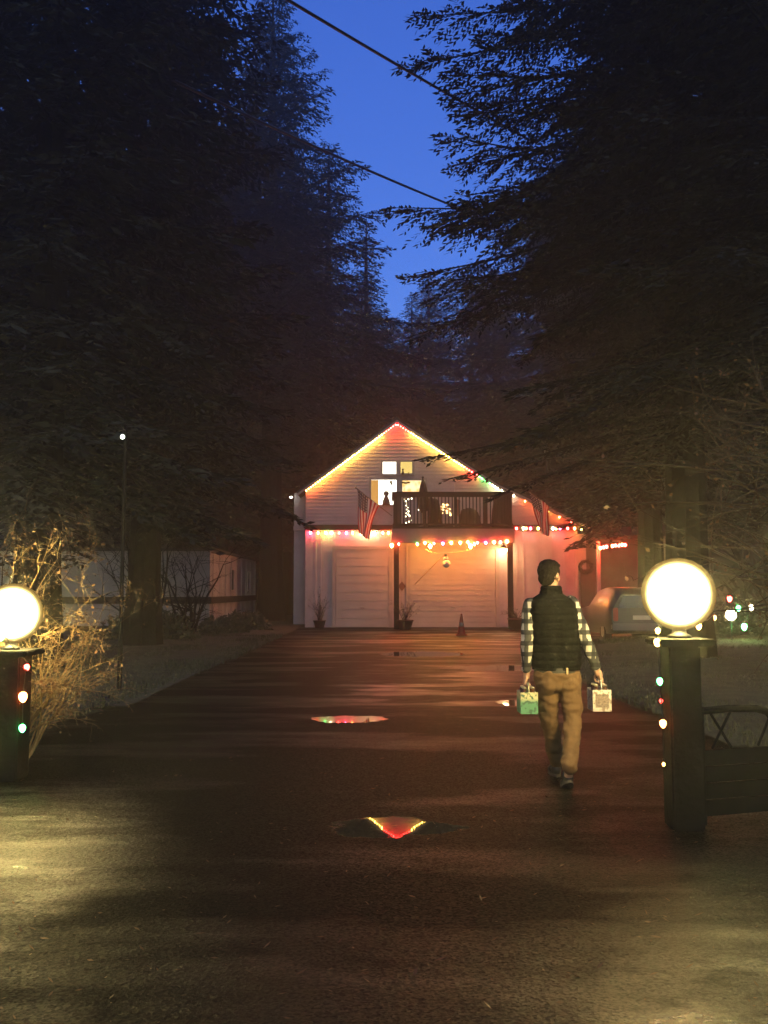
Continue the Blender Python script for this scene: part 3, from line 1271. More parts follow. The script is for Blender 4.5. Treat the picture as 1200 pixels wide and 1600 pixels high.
fairy('lit_wire_tree', [(631, 780), (634, 783), (638, 780), (643, 779), (636, 786), (635, 790), (637, 793), (636, 796), (638, 799), (635, 802),
                        (638, 804), (640, 806), (634, 807), (635, 817), (639, 815), (642, 813)], YB + .35, 'slim wire tree of white bulbs behind the left end of the balcony rail', M_FAIRY, 'light decoration')
rr = random.Random(11)
fairy('glowing_wire_ball', [(690 + rr.uniform(0, 14), 788 + rr.uniform(0, 17)) for _ in range(26)], YB + .5,
      'round tangle of glowing orange bulbs in the middle of the balcony', M_FAIRYO, 'light decoration', rad=.035)
fairy('candle_lights', [(653, 796), (654, 797)], YB + .5, 'single small light low behind the closed parasol', M_FAIRY, 'light decoration', rad=.02)

# pale pole with a pinkish cloth tied to it
pc = P(710, 822, YB + .12)
pz = P(710, 745, YB + .12).z
pl = thing('banner_pole', (pc.x, YB + .12, bz(823)), 'pale thin pole with a wind-twisted pink cloth on the balcony rail', 'pole')
MB().tube([(pc.x, YB + .12, bz(823)), (pc.x, YB + .12, pz)], .022, 8).build('pole', pmat('pale_metal', (.5, .5, .55), .4), pl)
vs, fs = [], []
for j in range(12):
    for i in range(6):
        u, v = i / 5, j / 11
        vs.append((pc.x + .02 + u * .22 * (1 - .3 * v) + .03 * math.sin(v * 7 + u * 3), YB + .09 + .05 * math.sin(u * 6 + v * 4), P(600, 778, YB).z - v * .62 - .12 * u))
for j in range(11):
    for i in range(5):
        a = j * 6 + i
        fs.append((a, a + 1, a + 7, a + 6))
o = MB().add(vs, fs).build('cloth', pmat('pink_cloth', (.35, .15, .13), .8), pl, True)


# ------------------------------------------------------------------ flags
def flag_mat():
    m = bpy.data.materials.new('flag_cloth')
    m.use_nodes = True
    t = m.node_tree
    b = t.nodes['Principled BSDF']
    b.inputs['Roughness'].default_value = .8
    N, L = t.nodes.new, t.links.new
    uv = N('ShaderNodeUVMap')
    uv.uv_map = 'UVMap'
    sp = N('ShaderNodeSeparateXYZ')
    L(uv.outputs[0], sp.inputs[0])

    def mt(op, a, b_=None):
        x = N('ShaderNodeMath')
        x.operation = op
        for i, q in enumerate((a, b_)):
            if q is None:
                continue
            if isinstance(q, (int, float)):
                x.inputs[i].default_value = q
            else:
                L(q, x.inputs[i])
        return x.outputs[0]
    st = mt('MODULO', mt('FLOOR', mt('MULTIPLY', sp.outputs[0], 13)), 2)
    mx = N('ShaderNodeMix')
    mx.data_type = 'RGBA'
    mx.inputs[6].default_value = (.45, .02, .03, 1)
    mx.inputs[7].default_value = (.75, .72, .68, 1)
    L(st, mx.inputs[0])
    can = mt('MULTIPLY', mt('LESS_THAN', sp.outputs[0], 7 / 13), mt('LESS_THAN', sp.outputs[1], .4))
    # stars: staggered rows of small discs
    a = mt('MULTIPLY', sp.outputs[0], 13 / 7 * 5)
    c = mt('MULTIPLY', sp.outputs[1], 6 / .4)
    da = mt('SUBTRACT', mt('FRACT', a), .5)
    dc = mt('SUBTRACT', mt('FRACT', c), .5)
    d = mt('SQRT', mt('ADD', mt('MULTIPLY', da, da), mt('MULTIPLY', dc, dc)))
    star = mt('LESS_THAN', d, .28)
    m2 = N('ShaderNodeMix')
    m2.data_type = 'RGBA'
    m2.inputs[6].default_value = (.012, .015, .05, 1)
    m2.inputs[7].default_value = (.6, .6, .6, 1)
    L(star, m2.inputs[0])
    m3 = N('ShaderNodeMix')
    m3.data_type = 'RGBA'
    L(can, m3.inputs[0])
    L(mx.outputs[2], m3.inputs[6])
    L(m2.outputs[2], m3.inputs[7])
    L(m3.outputs[2], b.inputs['Base Color'])
    return m


M_FLAG = flag_mat()


def flag(tip, foot, drop_to, Yt, Yf, label, seed):
    T, F = P(*tip, Yt), P(*foot, Yf)
    root = thing('flag', F, label, 'flag', 'striped flags beside the balcony')
    m = MB()
    m.tube([F, T], .016, 8)
    m.ball(T, .035, 8, 6)
    m.build('pole', pmat('pole_wood', (.12, .08, .05), .5), root)
    D = P(*drop_to, (Yt + Yf) / 2 - .1)
    nu, nv = 26, 24
    me_v, uv = [], []
    hoistL = .62
    for j in range(nv + 1):
        v = j / nv
        for i in range(nu + 1):
            u = i / nu
            h = T.lerp(F, .02 + hoistL * u)
            ln = (T.z - D.z)
            z = h.z - v * (ln * (.80 + .12 * (1 - u))) - .25 * v * u * (h.z - T.z)
            gather = v ** .8 * .72
            x = h.x * (1 - gather) + (D.x + (u - .5) * .16) * gather
            y = h.y * (1 - gather) + D.y * gather + .10 * math.sin(u * 13 + seed + v * 1.5) * (.25 + v)
            x += .03 * math.sin(v * 5 + u * 8 + seed)
            me_v.append((x, y, z))
            uv.append((u, v))
    fs = []
    for j in range(nv):
        for i in range(nu):
            a = j * (nu + 1) + i
            fs.append((a, a + 1, a + nu + 2, a + nu + 1))
    off = wl(root)
    me = bpy.data.meshes.new('flag_cloth')
    me.from_pydata([tuple(Vector(p) - off) for p in me_v], [], fs)
    ul = me.uv_layers.new(name='UVMap')
    for lp in me.loops:
        ul.data[lp.index].uv = uv[lp.vertex_index]
    me.materials.append(M_FLAG)
    finish('cloth', me, None, root, True)
    return root


flag((556, 762), (612, 806), (566, 838), YF - 1.5, YF - .12, 'striped flag hanging from a slanted pole left of the balcony, lit red from below', 1.0)
flag((824, 766), (878, 806), (852, 834), YF - 1.5, YF - .12, 'striped flag hanging from a slanted pole right of the balcony', 2.2)

# ------------------------------------------------------------------ hanging snowman, its garland, things at the foot of the barn
M_SNOW = pmat('snow_white', (.75, .72, .64), .5)
sc_ = P(697.5, 880, YB - .05)
sn = thing('hanging_snowman', sc_, 'small white two-ball snowman hanging in front of the wide garage door', 'ornament')
MB().ball(sc_ - Vector((0, 0, .02)), .155, 14, 10).ball(sc_ + Vector((-.02, 0, .19)), .095, 12, 8).build('body', M_SNOW, sn, True)
MB().lathe([(.10, 0), (.10, .012), (.055, .014), (.055, .08)], sc_ + Vector((-.02, 0, .27)), 12).build('hat', M_BLACK, sn)
MB().tube([sc_ + Vector((-.02, 0, .34)), (sc_.x - .02, sc_.y, bz(862))], .006, 4).build('thread', M_WHITE, sn)
a, b, c, d = P(662, 857, YB), P(697, 863.5, YB), P(738, 857, YB), P(662, 905, YB + .9)
gl = MB()
pts_ = [a.lerp(b, t) - Vector((0, 0, .10 * math.sin(PI * t))) for t in [i / 8 for i in range(9)]] + \
       [b.lerp(c, t) - Vector((0, 0, .06 * math.sin(PI * t))) for t in [i / 8 for i in range(1, 9)]]
gl.tube(pts_, .012, 5)
tag(gl.build('garland', pmat('garland_gold', (.6, .45, .25), .5), None, loc=a), 'thin pale garland looped under the balcony above the hanging snowman', 'garland')
gl = MB()
gl.tube([b, P(648, 913, YB + 1.2)], .016, 6)
tag(gl.build('cord', pmat('cord_pale', (.6, .45, .28), .6), None, loc=b), 'pale taut cord slanting down across the wide garage door', 'cord')

# traffic cone
cp = G(721, 993)
M_CONE = pmat('cone_orange', (.35, .05, .02), .6, noise=.2)
cn = thing('traffic_cone', cp, 'dull orange traffic cone standing before the wide garage door', 'traffic cone')
MB().bbox(cp.x - .19, cp.x + .19, cp.y - .19, cp.y + .19, .004, .045, .012).build('base', M_CONE, cn)
MB().lathe([(.145, .045), (.125, .09), (.03, .68), (.025, .71), (.012, .71)], cp, 18).build('body', M_CONE, cn, True)
MB().lathe([(.095, .30), (.072, .43)], cp, 18).build('band', pmat('cone_band', (.25, .2, .18), .4), cn, True)


def pot_plant(px, py, Y, label, h, seed, potw=.30, poth=.36, twig=True):
    rr = random.Random(seed)
    x = (px - 600) / FPX * Y
    root = thing('potted_plant', (x, Y, 0), label, 'potted plant')
    MB().lathe([(potw * .7, 0), (potw, poth * .9), (potw * 1.08, poth * .9), (potw * 1.08, poth), (potw * .9, poth), (potw * .85, poth * .85)], (x, Y, .004), 16).build('pot', pmat('clay_dark', (.08, .05, .04), .8), root, True)
    st, lf = MB(), MB()
    for i in range(22):
        a = rr.uniform(0, 2 * PI)
        sp = rr.uniform(.1, .75)
        hh = h * rr.uniform(.4, 1)
        p0 = Vector((x + rr.uniform(-.08, .08), Y + rr.uniform(-.08, .08), poth * .85))
        p2 = p0 + Vector((math.cos(a) * sp, math.sin(a) * sp * .6, hh))
        p1 = p0.lerp(p2, .5) + Vector((0, 0, .12))
        st.tube([p0, p1, p2], [.008, .006, .003], 3)
        for k in range(12):
            q = p0.lerp(p2, rr.uniform(.2, 1)) + Vector((rr.uniform(-.06, .06), rr.uniform(-.06, .06), rr.uniform(-.02, .1)))
            d1 = Vector((rr.uniform(-1, 1), rr.uniform(-1, 1), rr.uniform(-.5, 1))).normalized() * rr.uniform(.03, .07)
            d2 = d1.cross(Vector((rr.random(), rr.random(), 1))).normalized() * .018
            lf.add([q, q + d1 * .5 + d2, q + d1, q + d1 * .5 - d2], [(0, 1, 2, 3)])
    st.build('stem', M_BARK, root)
    lf.build('foliage', pmat('pot_leaf', (.05, .06, .03), .6), root)
    return root


pot_plant(633, 985, 35.0, 'potted twiggy plant at the foot of the left balcony post', .85, 1)
pot_plant(806, 985, 34.9, 'dark squat planter at the foot of the right balcony post', .45, 2, .34, .42)
pot_plant(500, 980, 36.3, 'dark shrub in a pot against the wall left of the narrow garage door', 1.3, 3, .24, .3)
# small hanging sign on the wall
c = P(628, 916, YF - .05)
m = MB().prism([(c.x - .16, YF - .06, c.z), (c.x, YF - .06, c.z - .2), (c.x + .16, YF - .06, c.z), (c.x, YF - .06, c.z + .2)], (0, .02, 0))
m.tube([(c.x, YF - .05, c.z + .2), (c.x, YF - .05, c.z + .32)], .008, 4)
tag(m.build('wall_plaque', pmat('plaque', (.12, .05, .04), .6), None, loc=c), 'small dark diamond-shaped plaque on the wall between the garage doors', 'plaque')


# ------------------------------------------------------------------ overhead cables
def cable(a, b, rad, label):
    a, b = Vector(a), Vector(b)
    d = b - a
    pts = []
    for i in range(41):
        t = -1.2 + 3.0 * i / 40
        p = a + d * t
        p.z += .05 * ((t - .5) ** 2 - .25)
        pts.append(p)
    return tag(MB().tube(pts, rad, 6).build('overhead_cable', M_BLACK, None, True, loc=a), label, 'cable')


cable(P(450, 0, 15), P(705, 150, 20), .030, 'thick overhead cable crossing the top of the blue sky gap')
cable(P(512, 238, 26), P(655, 300, 31), .040, 'overhead cable crossing the sky gap lower down')

# ------------------------------------------------------------------ white shed on the left
M_SHED = pmat('shed_paint', (.30, .29, .31), .6, noise=.3, nscale=1.2, bump=.2, bscale=12)
sx, sy = P(328, 900, 32).x, 32.0
SH = P(328, 861, 32).z
shed = thing('shed', (sx - 4, sy + 5, 0), 'long low pale shed with a dark mid band, in the dark left of the barn', 'shed')
m = MB()
x0s = sx - 8.5
y1s = 43.5
m.box(x0s, sx, sy, y1s, .25, SH)
for k in range(10):
    x = x0s + .4 + k * .86
    m.box(x - .03, x + .03, sy - .03, sy - .001, .26, SH - .1)
for k in range(9):
    y = sy + .5 + k * 1.3
    m.box(sx + .001, sx + .03, y - .03, y + .03, .26, SH - .1)
m.build('wall', M_SHED, shed)
m = MB()
zb_ = P(328, 938, 32).z
m.box(x0s, sx + .035, sy - .06, sy - .031, zb_ - .12, zb_ + .12)
m.box(sx + .036, sx + .065, sy - .06, y1s, zb_ - .12, zb_ + .12)
m.build('band_board', M_DARKW, shed)
m = MB()
m.bbox(x0s - .15, sx + .12, sy - .15, y1s + .1, SH + .002, SH + .10, .02)
m.build('roof', M_ROOF, shed)
for yy in (36.2, 40.6):
    m = MB()
    m.box(sx + .031, sx + .07, yy - .06, yy, 1.45, 2.35)
    m.box(sx + .031, sx + .07, yy + .6, yy + .66, 1.45, 2.35)
    m.box(sx + .031, sx + .07, yy + .001, yy + .599, 2.30, 2.35)
    m.box(sx + .031, sx + .07, yy + .001, yy + .599, 1.45, 1.50)
    f = m.build('window', M_TRIM, shed)
    MB().box(sx + .032, sx + .045, yy, yy + .6, 1.5, 2.3).build('pane', pmat('dark_glass', (.02, .022, .025), .08), f)
for k in range(5):
    MB().box(sx - .5, sx - .1, sy + .4 + k * 2.5, sy + .8 + k * 2.5, 0, .249).build('pier', pmat('concrete', (.2, .2, .19), .9), shed)


# ------------------------------------------------------------------ low shrubs, bare shrubs and the bare tree
def leafy(name, x, y, r_, h, n, label, seed, mat, z0=.0, leaf=.09, cat='shrub', stems=16):
    rr = np.random.default_rng(seed)
    root = thing(name, (x, y, 0), label, cat)
    ph = rr.uniform(0, 2 * PI, n)
    ct = rr.uniform(0, 1, n)
    q = rr.random(n) ** .4
    lump = 1 + .22 * np.sin(3 * ph + seed) + .15 * np.sin(7 * ph + 2 * seed)
    c = np.stack([x + r_ * q * lump * np.cos(ph) * np.sqrt(1 - ct ** 2 * .8), y + r_ * .8 * q * lump * np.sin(ph) * np.sqrt(1 - ct ** 2 * .8), z0 + h * (.1 + .9 * ct * q * (1 + .12 * np.sin(5 * ph)))], 1)
    c -= np.array([x, y, 0])
    d1 = rr.normal(0, 1, (n, 3))
    d1 /= np.linalg.norm(d1, axis=1)[:, None]
    d2 = np.cross(d1, rr.normal(0, 1, (n, 3)))
    d2 /= np.linalg.norm(d2, axis=1)[:, None]
    s_ = leaf * rr.uniform(.6, 1.4, n)[:, None]
    V = np.stack([c - d1 * s_, c - d2 * s_ * .4, c + d1 * s_, c + d2 * s_ * .4], 1).reshape(-1, 3)
    finish('foliage', np_mesh('shrub_foliage', V, np.arange(4 * n).reshape(-1, 4), mat), None, root)
    m = MB()
    r2 = random.Random(seed)
    for i in range(stems):
        a = r2.uniform(0, 2 * PI)
        rad = r_ * r2.uniform(.2, .8)
        m.tube([(x, y, 0), (x + rad * .4 * math.cos(a), y + rad * .4 * math.sin(a), h * .5), (x + rad * math.cos(a), y + rad * math.sin(a), h * .85)], [.02, .014, .004], 4)
    m.build('stem', M_BARK, root)
    return root


M_LEAF = pmat('hedge_leaf', (.05, .06, .03), .6, noise=.4, nscale=2)
for i, (px, py, Y, r_, h, lab) in enumerate([
        (345, 985, 30.5, .8, .6, 'low dark shrub at the corner of the white shed'),
        (385, 980, 33, .8, .7, 'low dark shrub against the right-hand wall of the white shed'),
        (240, 1000, 27, 1.4, .9, 'wide dark shrub before the long front of the white shed'),
        (1105, 990, 31, 1.6, 1.1, 'dark clipped shrub at the back of the lawn, nearest the right gate post'),
        (1160, 990, 30, 1.5, 1.0, 'dark shrub at the back of the lawn behind the green bulb'),
        (1215, 990, 29, 1.5, 1.2, 'dark shrub at the back of the lawn cut by the right margin'),
        (1055, 990, 32, 1.2, .9, 'dark shrub at the back of the lawn hidden behind the right lamp')]):
    leafy('shrub', at_px(px, Y), Y, r_, h, 2600, lab, 20 + i, M_LEAF, leaf=.10)


def branching(x, y, z, seeds, mats, name, label, cat, height, spread, bias=(0, 0), stems=12, leaf=None, leaf_n=3, thick=.012, depth=3, zc=.15, leafsize=.03, start=None):
    rr = random.Random(seeds)
    root = thing(name, (x, y, 0), label, cat)
    wood, lv = MB(), MB()

    def grow(p, d, ln, th, lev):
        n = 5
        pts, rads = [p], [th]
        q, dd = p.copy(), d.copy()
        for i in range(n):
            dd = (dd + Vector((rr.uniform(-.22, .22), rr.uniform(-.22, .22), rr.uniform(-.16, .16) - .03 * lev))).normalized()
            q = q + dd * ln / n
            pts.append(q)
            rads.append(th * (1 - .75 * (i + 1) / n))
        wood.tube(pts, rads, 4 if lev == 0 else 3, cap=False)
        if lev < depth:
            for i in range(rr.randint(3, 5)):
                k = rr.randint(1, n)
                sd = Vector((rr.uniform(-1, 1), rr.uniform(-1, 1), rr.uniform(-.4, .9))).normalized()
                grow(pts[k], (dd * .8 + sd * .9).normalized(), ln * rr.uniform(.35, .6), rads[k] * .8 + .001, lev + 1)
        if leaf is not None and lev >= depth - 1:
            for i in range(leaf_n):
                k = rr.randint(1, n)
                c = pts[k] + Vector((rr.uniform(-.02, .02), rr.uniform(-.02, .02), -.01))
                a = Vector((rr.uniform(-1, 1), rr.uniform(-1, 1), rr.uniform(-1.2, .3))).normalized() * leafsize * rr.uniform(.6, 1.5)
                b = a.cross(Vector((rr.random(), rr.random(), rr.random() + .1))).normalized() * leafsize * .45
                lv.add([c, c + a * .5 + b, c + a, c + a * .5 - b], [(0, 1, 2, 3)])
    for i in range(stems):
        a = rr.uniform(0, 2 * PI)
        d = Vector((math.cos(a) * spread + bias[0], math.sin(a) * spread + bias[1], 1)).normalized()
        if start is None:
            p0 = Vector((x + rr.uniform(-.12, .12), y + rr.uniform(-.12, .12), z))
        else:
            p0 = Vector(start[i][0])
            d = Vector(start[i][1]).normalized()
        grow(p0, d, height * rr.uniform(.6, 1.05) if start is None else start[i][2], thick * rr.uniform(.7, 1.3), 0)
    return root, wood, lv


M_TWIG = pmat('twig_bark', (.045, .033, .020), .8, spec=.2)
M_DRYLEAF = pmat('dry_leaf', (.09, .048, .022), .6, noise=.5, nscale=3)
M_SHRUBTWIG = pmat('shrub_twig', (.15, .095, .04), .7)
LX = at_px(70, 8.4)
root, wood, lv = branching(LX - .15, 8.4, 0, 5, None, 'bare_shrub', 'bare arching shrub with a few brown leaves lit by the left lamp', 'shrub', 1.7, .50, bias=(.06, 0), stems=20, leaf=True, leaf_n=1, thick=.011)
wood.build('stem', M_SHRUBTWIG, root)
lv.build('foliage', M_DRYLEAF, root)
root, wood, lv = branching(LX - 1.3, 9.8, 0, 6, None, 'bare_shrub', 'twiggy shrub at the left margin behind the left lamp', 'shrub', 2.1, .5, stems=10, leaf=True, leaf_n=1, thick=.012)
wood.build('stem', M_TWIG, root)
lv.build('foliage', M_DRYLEAF, root)
TX = at_px(296, 27)
root, wood, lv = branching(TX, 27, 0, 8, None, 'bare_tree', 'small bare dark tree with arching branches before the white shed', 'tree', 3.0, .35, stems=7, thick=.05)
wood.build('branch', M_BARK, root)
root, wood, lv = branching(at_px(225, 24), 24, 0, 9, None, 'bare_tree', 'thin bare tree in the dark left of the arching one', 'tree', 3.4, .4, stems=5, thick=.05)
wood.build('branch', M_BARK, root)

# leafless tree at the right margin, its long branches reaching over the gate
RX, RY = 4.75, 9.3
root = None
starts = []
for (px, py, z0_, Yt, frac) in [(925, 705, 2.7, 9.6, 1), (985, 795, 2.4, 9.0, 1), (1040, 770, 2.2, 8.8, 1), (1050, 575, 3.2, 9.6, 1), (1085, 660, 3.0, 9.0, 1), (1120, 870, 1.6, 8.2, .9),
                            (1150, 900, 1.4, 8.0, .9), (1110, 850, 1.8, 9.0, .9), (1150, 740, 2.6, 8.6, 1), (1170, 860, 1.5, 7.8, 1), (1100, 720, 2.9, 9.8, 1), (1180, 640, 3.2, 9.2, 1),
                            (1140, 880, 1.7, 7.6, 1), (1160, 915, 1.3, 7.4, 1), (1130, 905, 1.5, 8.4, 1)]:
    b_ = P(px, py, Yt)
    a_ = Vector((RX, RY, z0_))
    starts.append((a_, (b_ - a_), (b_ - a_).length * frac))
root, wood, lv = branching(RX, RY, 0, 12, None, 'bare_tree', 'bare tree at the right margin with thin branches and last orange leaves over the gate', 'tree', 2, .4,
                           stems=len(starts), leaf=True, leaf_n=1, thick=.022, start=starts, leafsize=.040, depth=2)
wood.tube([(RX + .1, RY, 0), (RX, RY, 1.2), (RX - .02, RY, 2.6), (RX + .1, RY, 4.2), (RX, RY, 5.4)], [.13, .11, .09, .06, .02], 9)
wood.build('branch', M_TWIG, root)
lv.build('foliage', M_DRYLEAF, root)
leafy('shrub', 4.75, 8.4, .9, 1.5, 1500, 'twiggy hedge shrub lit golden just right of the right lamp', 41, M_DRYLEAF, z0=.25, leaf=.035, stems=40)


# ------------------------------------------------------------------ gate posts with lamps
def globe_mat(k):
    # globe glows by emission: hottest at the centre, its amber limb imitating lens glare
    m = bpy.data.materials.new('lamp_globe_glow')
    m.use_nodes = True
    t = m.node_tree
    t.nodes.remove(t.nodes['Principled BSDF'])
    e = t.nodes.new('ShaderNodeEmission')
    lw = t.nodes.new('ShaderNodeLayerWeight')
    lw.inputs['Blend'].default_value = .5
    a = t.nodes.new('ShaderNodeMath')
    a.operation = 'SUBTRACT'
    a.inputs[0].default_value = 1.0
    t.links.new(lw.outputs['Facing'], a.inputs[1])
    b = t.nodes.new('ShaderNodeMath')
    b.operation = 'POWER'
    t.links.new(a.outputs[0], b.inputs[0])
    b.inputs[1].default_value = 8
    c = t.nodes.new('ShaderNodeMath')
    c.operation = 'MULTIPLY_ADD'
    t.links.new(b.outputs[0], c.inputs[0])
    c.inputs[1].default_value = LAMP * k * EX
    c.inputs[2].default_value = .32 * EX
    t.links.new(c.outputs[0], e.inputs[1])
    mc = t.nodes.new('ShaderNodeMix')
    mc.data_type = 'RGBA'
    mc.inputs[6].default_value = (1, .52, .10, 1)
    mc.inputs[7].default_value = (1, .76, .25, 1)
    mc.clamp_factor = True
    g_ = t.nodes.new('ShaderNodeMath')
    g_.operation = 'MULTIPLY'
    g_.inputs[1].default_value = 1.7
    t.links.new(a.outputs[0], g_.inputs[0])
    t.links.new(g_.outputs[0], mc.inputs[0])
    t.links.new(mc.outputs[2], e.inputs[0])
    t.links.new(e.outputs[0], t.nodes['Material Output'].inputs[0])
    return m


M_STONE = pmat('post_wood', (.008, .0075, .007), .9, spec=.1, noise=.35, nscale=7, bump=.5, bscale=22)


def gate_post(px, Y, wd, zglobe, rg, label, lab2, k):
    x = at_px(px, Y)
    root = thing('gate_post', (x, Y, 0), label, 'gate post')
    zc = zglobe - rg * .94 - .05
    m = MB()
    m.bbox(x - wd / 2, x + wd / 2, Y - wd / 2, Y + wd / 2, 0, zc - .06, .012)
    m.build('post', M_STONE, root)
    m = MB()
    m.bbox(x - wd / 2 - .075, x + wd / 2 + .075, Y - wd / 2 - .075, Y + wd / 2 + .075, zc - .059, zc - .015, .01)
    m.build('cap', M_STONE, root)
    lamp = thing('globe_lamp', (x, Y, zc - .014), lab2, 'lamp')
    MB().lathe([(.075, 0), (.075, .015), (.045, .03), (.04, .07), (.06, .085)], (x, Y, zc - .013), 16).build('collar', M_BLACK, lamp, True)
    MB().ball((x, Y, zglobe), rg, 20, 14).build('globe', globe_mat(k), lamp, True)
    return x


GY, GYL = 5.9, 7.4
xr_ = gate_post(1058, GY, .20, CAMH - 6 / (FPX / GY) + .0, .232, 'dark square right gate post carrying the brightest globe lamp', 'glaring warm globe lamp on the right gate post', 1.5)
xl_ = gate_post(22, GYL, .26, CAMH - 36 / (FPX / GYL), .24, 'dark square left gate post cut by the left margin', 'glaring warm globe lamp on the left gate post', 1.3)
rx_ = .019
light_string('string_lights', [(P(1028, 985, GY - .12), 'yellow', 1, .8), (P(1027, 1003, GY - .12), 'yellow', 1, 1.1), (P(1031, 1064, GY - .12), 'green', 1.2, 1), (P(1033, 1095, GY + .0), 'red', .5, .6),
                               (P(1036, 1130, GY - .12), 'orange', 1.4, 1.1), (P(1037, 1194, GY - .12), 'amber', .8, .5)],
             'string of bulbs running down the edge of the right gate post', rad=rx_, strength=60, sag=.01)
light_string('string_lights', [(P(2, 995, GYL - .15), 'green', 1, 1.0), (P(42, 1042, GYL - .15), 'red', 1.3, .9), (P(36, 1088, GYL - .15), 'orange', 1.6, 1.4), (P(35, 1137, GYL - .15), 'green', 1.4, 1.1)],
             'red, orange and green bulbs running down the left gate post', rad=.024, strength=60, sag=.01)

# low string of bulbs on the shrubs beyond the right gate post, and one garden lamp
light_string('string_lights', [(P(1092, 978, 15), 'amber', 1.5, 1.0), (P(1116, 965, 20), 'orange', 1.4, 1.0), (P(1140, 935, 24), 'red', 2, 1.4), (P(1154, 950, 26), 'green', 1.5, 1.4),
                               (P(1174, 949, 26), 'white', 1, 1.4), (P(1163, 979, 26), 'green', 2.5, 1.7), (P(1205, 965, 27), 'orange', 1, 1.5)],
             'loose string of bulbs draped over shrubs right of the lamp', rad=.045, strength=60, sag=.05)
gx = P(1142, 961, 26)
o = thing('garden_lamp', (gx.x, gx.y, 0), 'bright round garden lamp on a short stake at the back of the lawn', 'lamp')
MB().tube([(gx.x, gx.y, 0), (gx.x, gx.y, gx.z - .1)], .02, 6).build('pole', M_BLACK, o)
MB().ball(gx, .15, 12, 8).build('globe', emat('garden_glow', (1, .86, .45), 70), o, True)
# far lamp on a pole in the left wood
fl = P(191.5, 682.5, 13.2)
o = thing('yard_lamp', (fl.x, fl.y, 0), 'tiny lamp high on a thin dark pole before the trees on the left', 'lamp')
MB().tube([(fl.x, fl.y + .15, 0), (fl.x, fl.y + .15, fl.z + .2)], [.035, .022], 8).build('pole', M_BARK, o)
MB().tube([(fl.x, fl.y + .15, fl.z + .12), (fl.x, fl.y, fl.z + .12), (fl.x, fl.y, fl.z + .028)], .008, 6).build('bracket', M_BLACK, o)
MB().ball(fl, .033, 10, 8).build('bulb', emat('yard_glow', (.8, 1, .7), 12), o, True)

# ------------------------------------------------------------------ the open farm gate right of the right post
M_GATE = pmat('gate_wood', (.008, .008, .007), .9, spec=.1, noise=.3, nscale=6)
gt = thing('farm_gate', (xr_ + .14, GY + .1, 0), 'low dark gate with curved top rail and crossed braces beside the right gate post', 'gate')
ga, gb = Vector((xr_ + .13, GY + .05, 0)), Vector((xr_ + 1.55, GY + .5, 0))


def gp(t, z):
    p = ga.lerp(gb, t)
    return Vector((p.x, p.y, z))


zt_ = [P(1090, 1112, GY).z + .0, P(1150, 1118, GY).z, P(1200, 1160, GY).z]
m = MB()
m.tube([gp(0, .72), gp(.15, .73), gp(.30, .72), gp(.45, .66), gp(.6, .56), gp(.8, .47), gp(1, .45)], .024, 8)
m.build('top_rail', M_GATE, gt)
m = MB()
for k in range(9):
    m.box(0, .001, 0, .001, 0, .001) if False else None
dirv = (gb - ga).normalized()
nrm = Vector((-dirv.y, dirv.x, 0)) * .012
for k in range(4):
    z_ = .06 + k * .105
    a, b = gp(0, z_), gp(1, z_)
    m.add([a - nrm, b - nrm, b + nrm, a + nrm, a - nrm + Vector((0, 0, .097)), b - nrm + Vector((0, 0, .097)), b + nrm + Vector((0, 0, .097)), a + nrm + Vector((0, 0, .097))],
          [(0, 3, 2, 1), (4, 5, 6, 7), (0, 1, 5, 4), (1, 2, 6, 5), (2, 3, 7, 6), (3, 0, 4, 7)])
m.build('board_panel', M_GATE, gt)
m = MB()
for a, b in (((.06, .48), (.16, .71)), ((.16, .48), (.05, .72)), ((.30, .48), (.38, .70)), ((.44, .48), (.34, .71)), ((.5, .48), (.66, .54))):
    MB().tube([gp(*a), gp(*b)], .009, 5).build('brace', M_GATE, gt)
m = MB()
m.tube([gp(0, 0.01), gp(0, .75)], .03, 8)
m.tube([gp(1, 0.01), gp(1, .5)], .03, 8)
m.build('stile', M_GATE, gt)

# ------------------------------------------------------------------ side porch of the barn on the right
po = thing('side_porch', (10, 36, 0), 'open side porch with pale post and red lights, right of the barn', 'porch')
m = MB()
pxa, pxb = XR + .9, 12.6
zpf = P(960, 846, 36).z
m.add([(pxa, 35.6, zpf), (pxb, 35.6, zpf + .3), (pxb, 41, zpf + .9), (pxa, 41, zpf + .6), (pxa, 35.6, zpf + .14), (pxb, 35.6, zpf + .44), (pxb, 41, zpf + 1.04), (pxa, 41, zpf + .74)],
      [(0, 3, 2, 1), (4, 5, 6, 7), (0, 1, 5, 4), (1, 2, 6, 5), (2, 3, 7, 6), (3, 0, 4, 7)])
m.build('roof', M_DARKW, po)
m = MB()
m.box(hx(922) + .003, 12.5, 39.6, 39.8, 0, zpf + .45)
m.build('wall', pmat('porch_wall', (.16, .13, .10), .7, noise=.2, nscale=2), po)
x = P(935, 900, 36).x
MB().bbox(x - .07, x + .07, 35.9, 36.04, 0, zpf + .0, .01).build('post', M_WHITE, po)
MB().bbox(12.2, 12.34, 35.9, 36.04, 0, zpf + .25, .01).build('post', M_WHITE, po)
dx0, dx1 = P(906, 900, 37.6).x, P(929, 900, 37.6).x
m = MB().bbox(dx0 + .02, dx1, 37.62 - .06, 37.62, .02, 2.35, .01)
m.build('door', pmat('brown_door', (.09, .05, .035), .5), po)
light_string('string_lights', [(P(px, py, 35.5), 'red' if i % 3 else 'orange', 1.5, 1.1) for i, (px, py) in enumerate([(938, 856), (943, 855), (948, 854), (957, 853), (962, 852), (967, 852), (972, 851), (977, 851)])],
             'short bright red string of bulbs on the side porch eave', strength=STR_EAVE)
wc = P(915, 886, 37.5)
m = MB()
rr = random.Random(3)
ringp = []
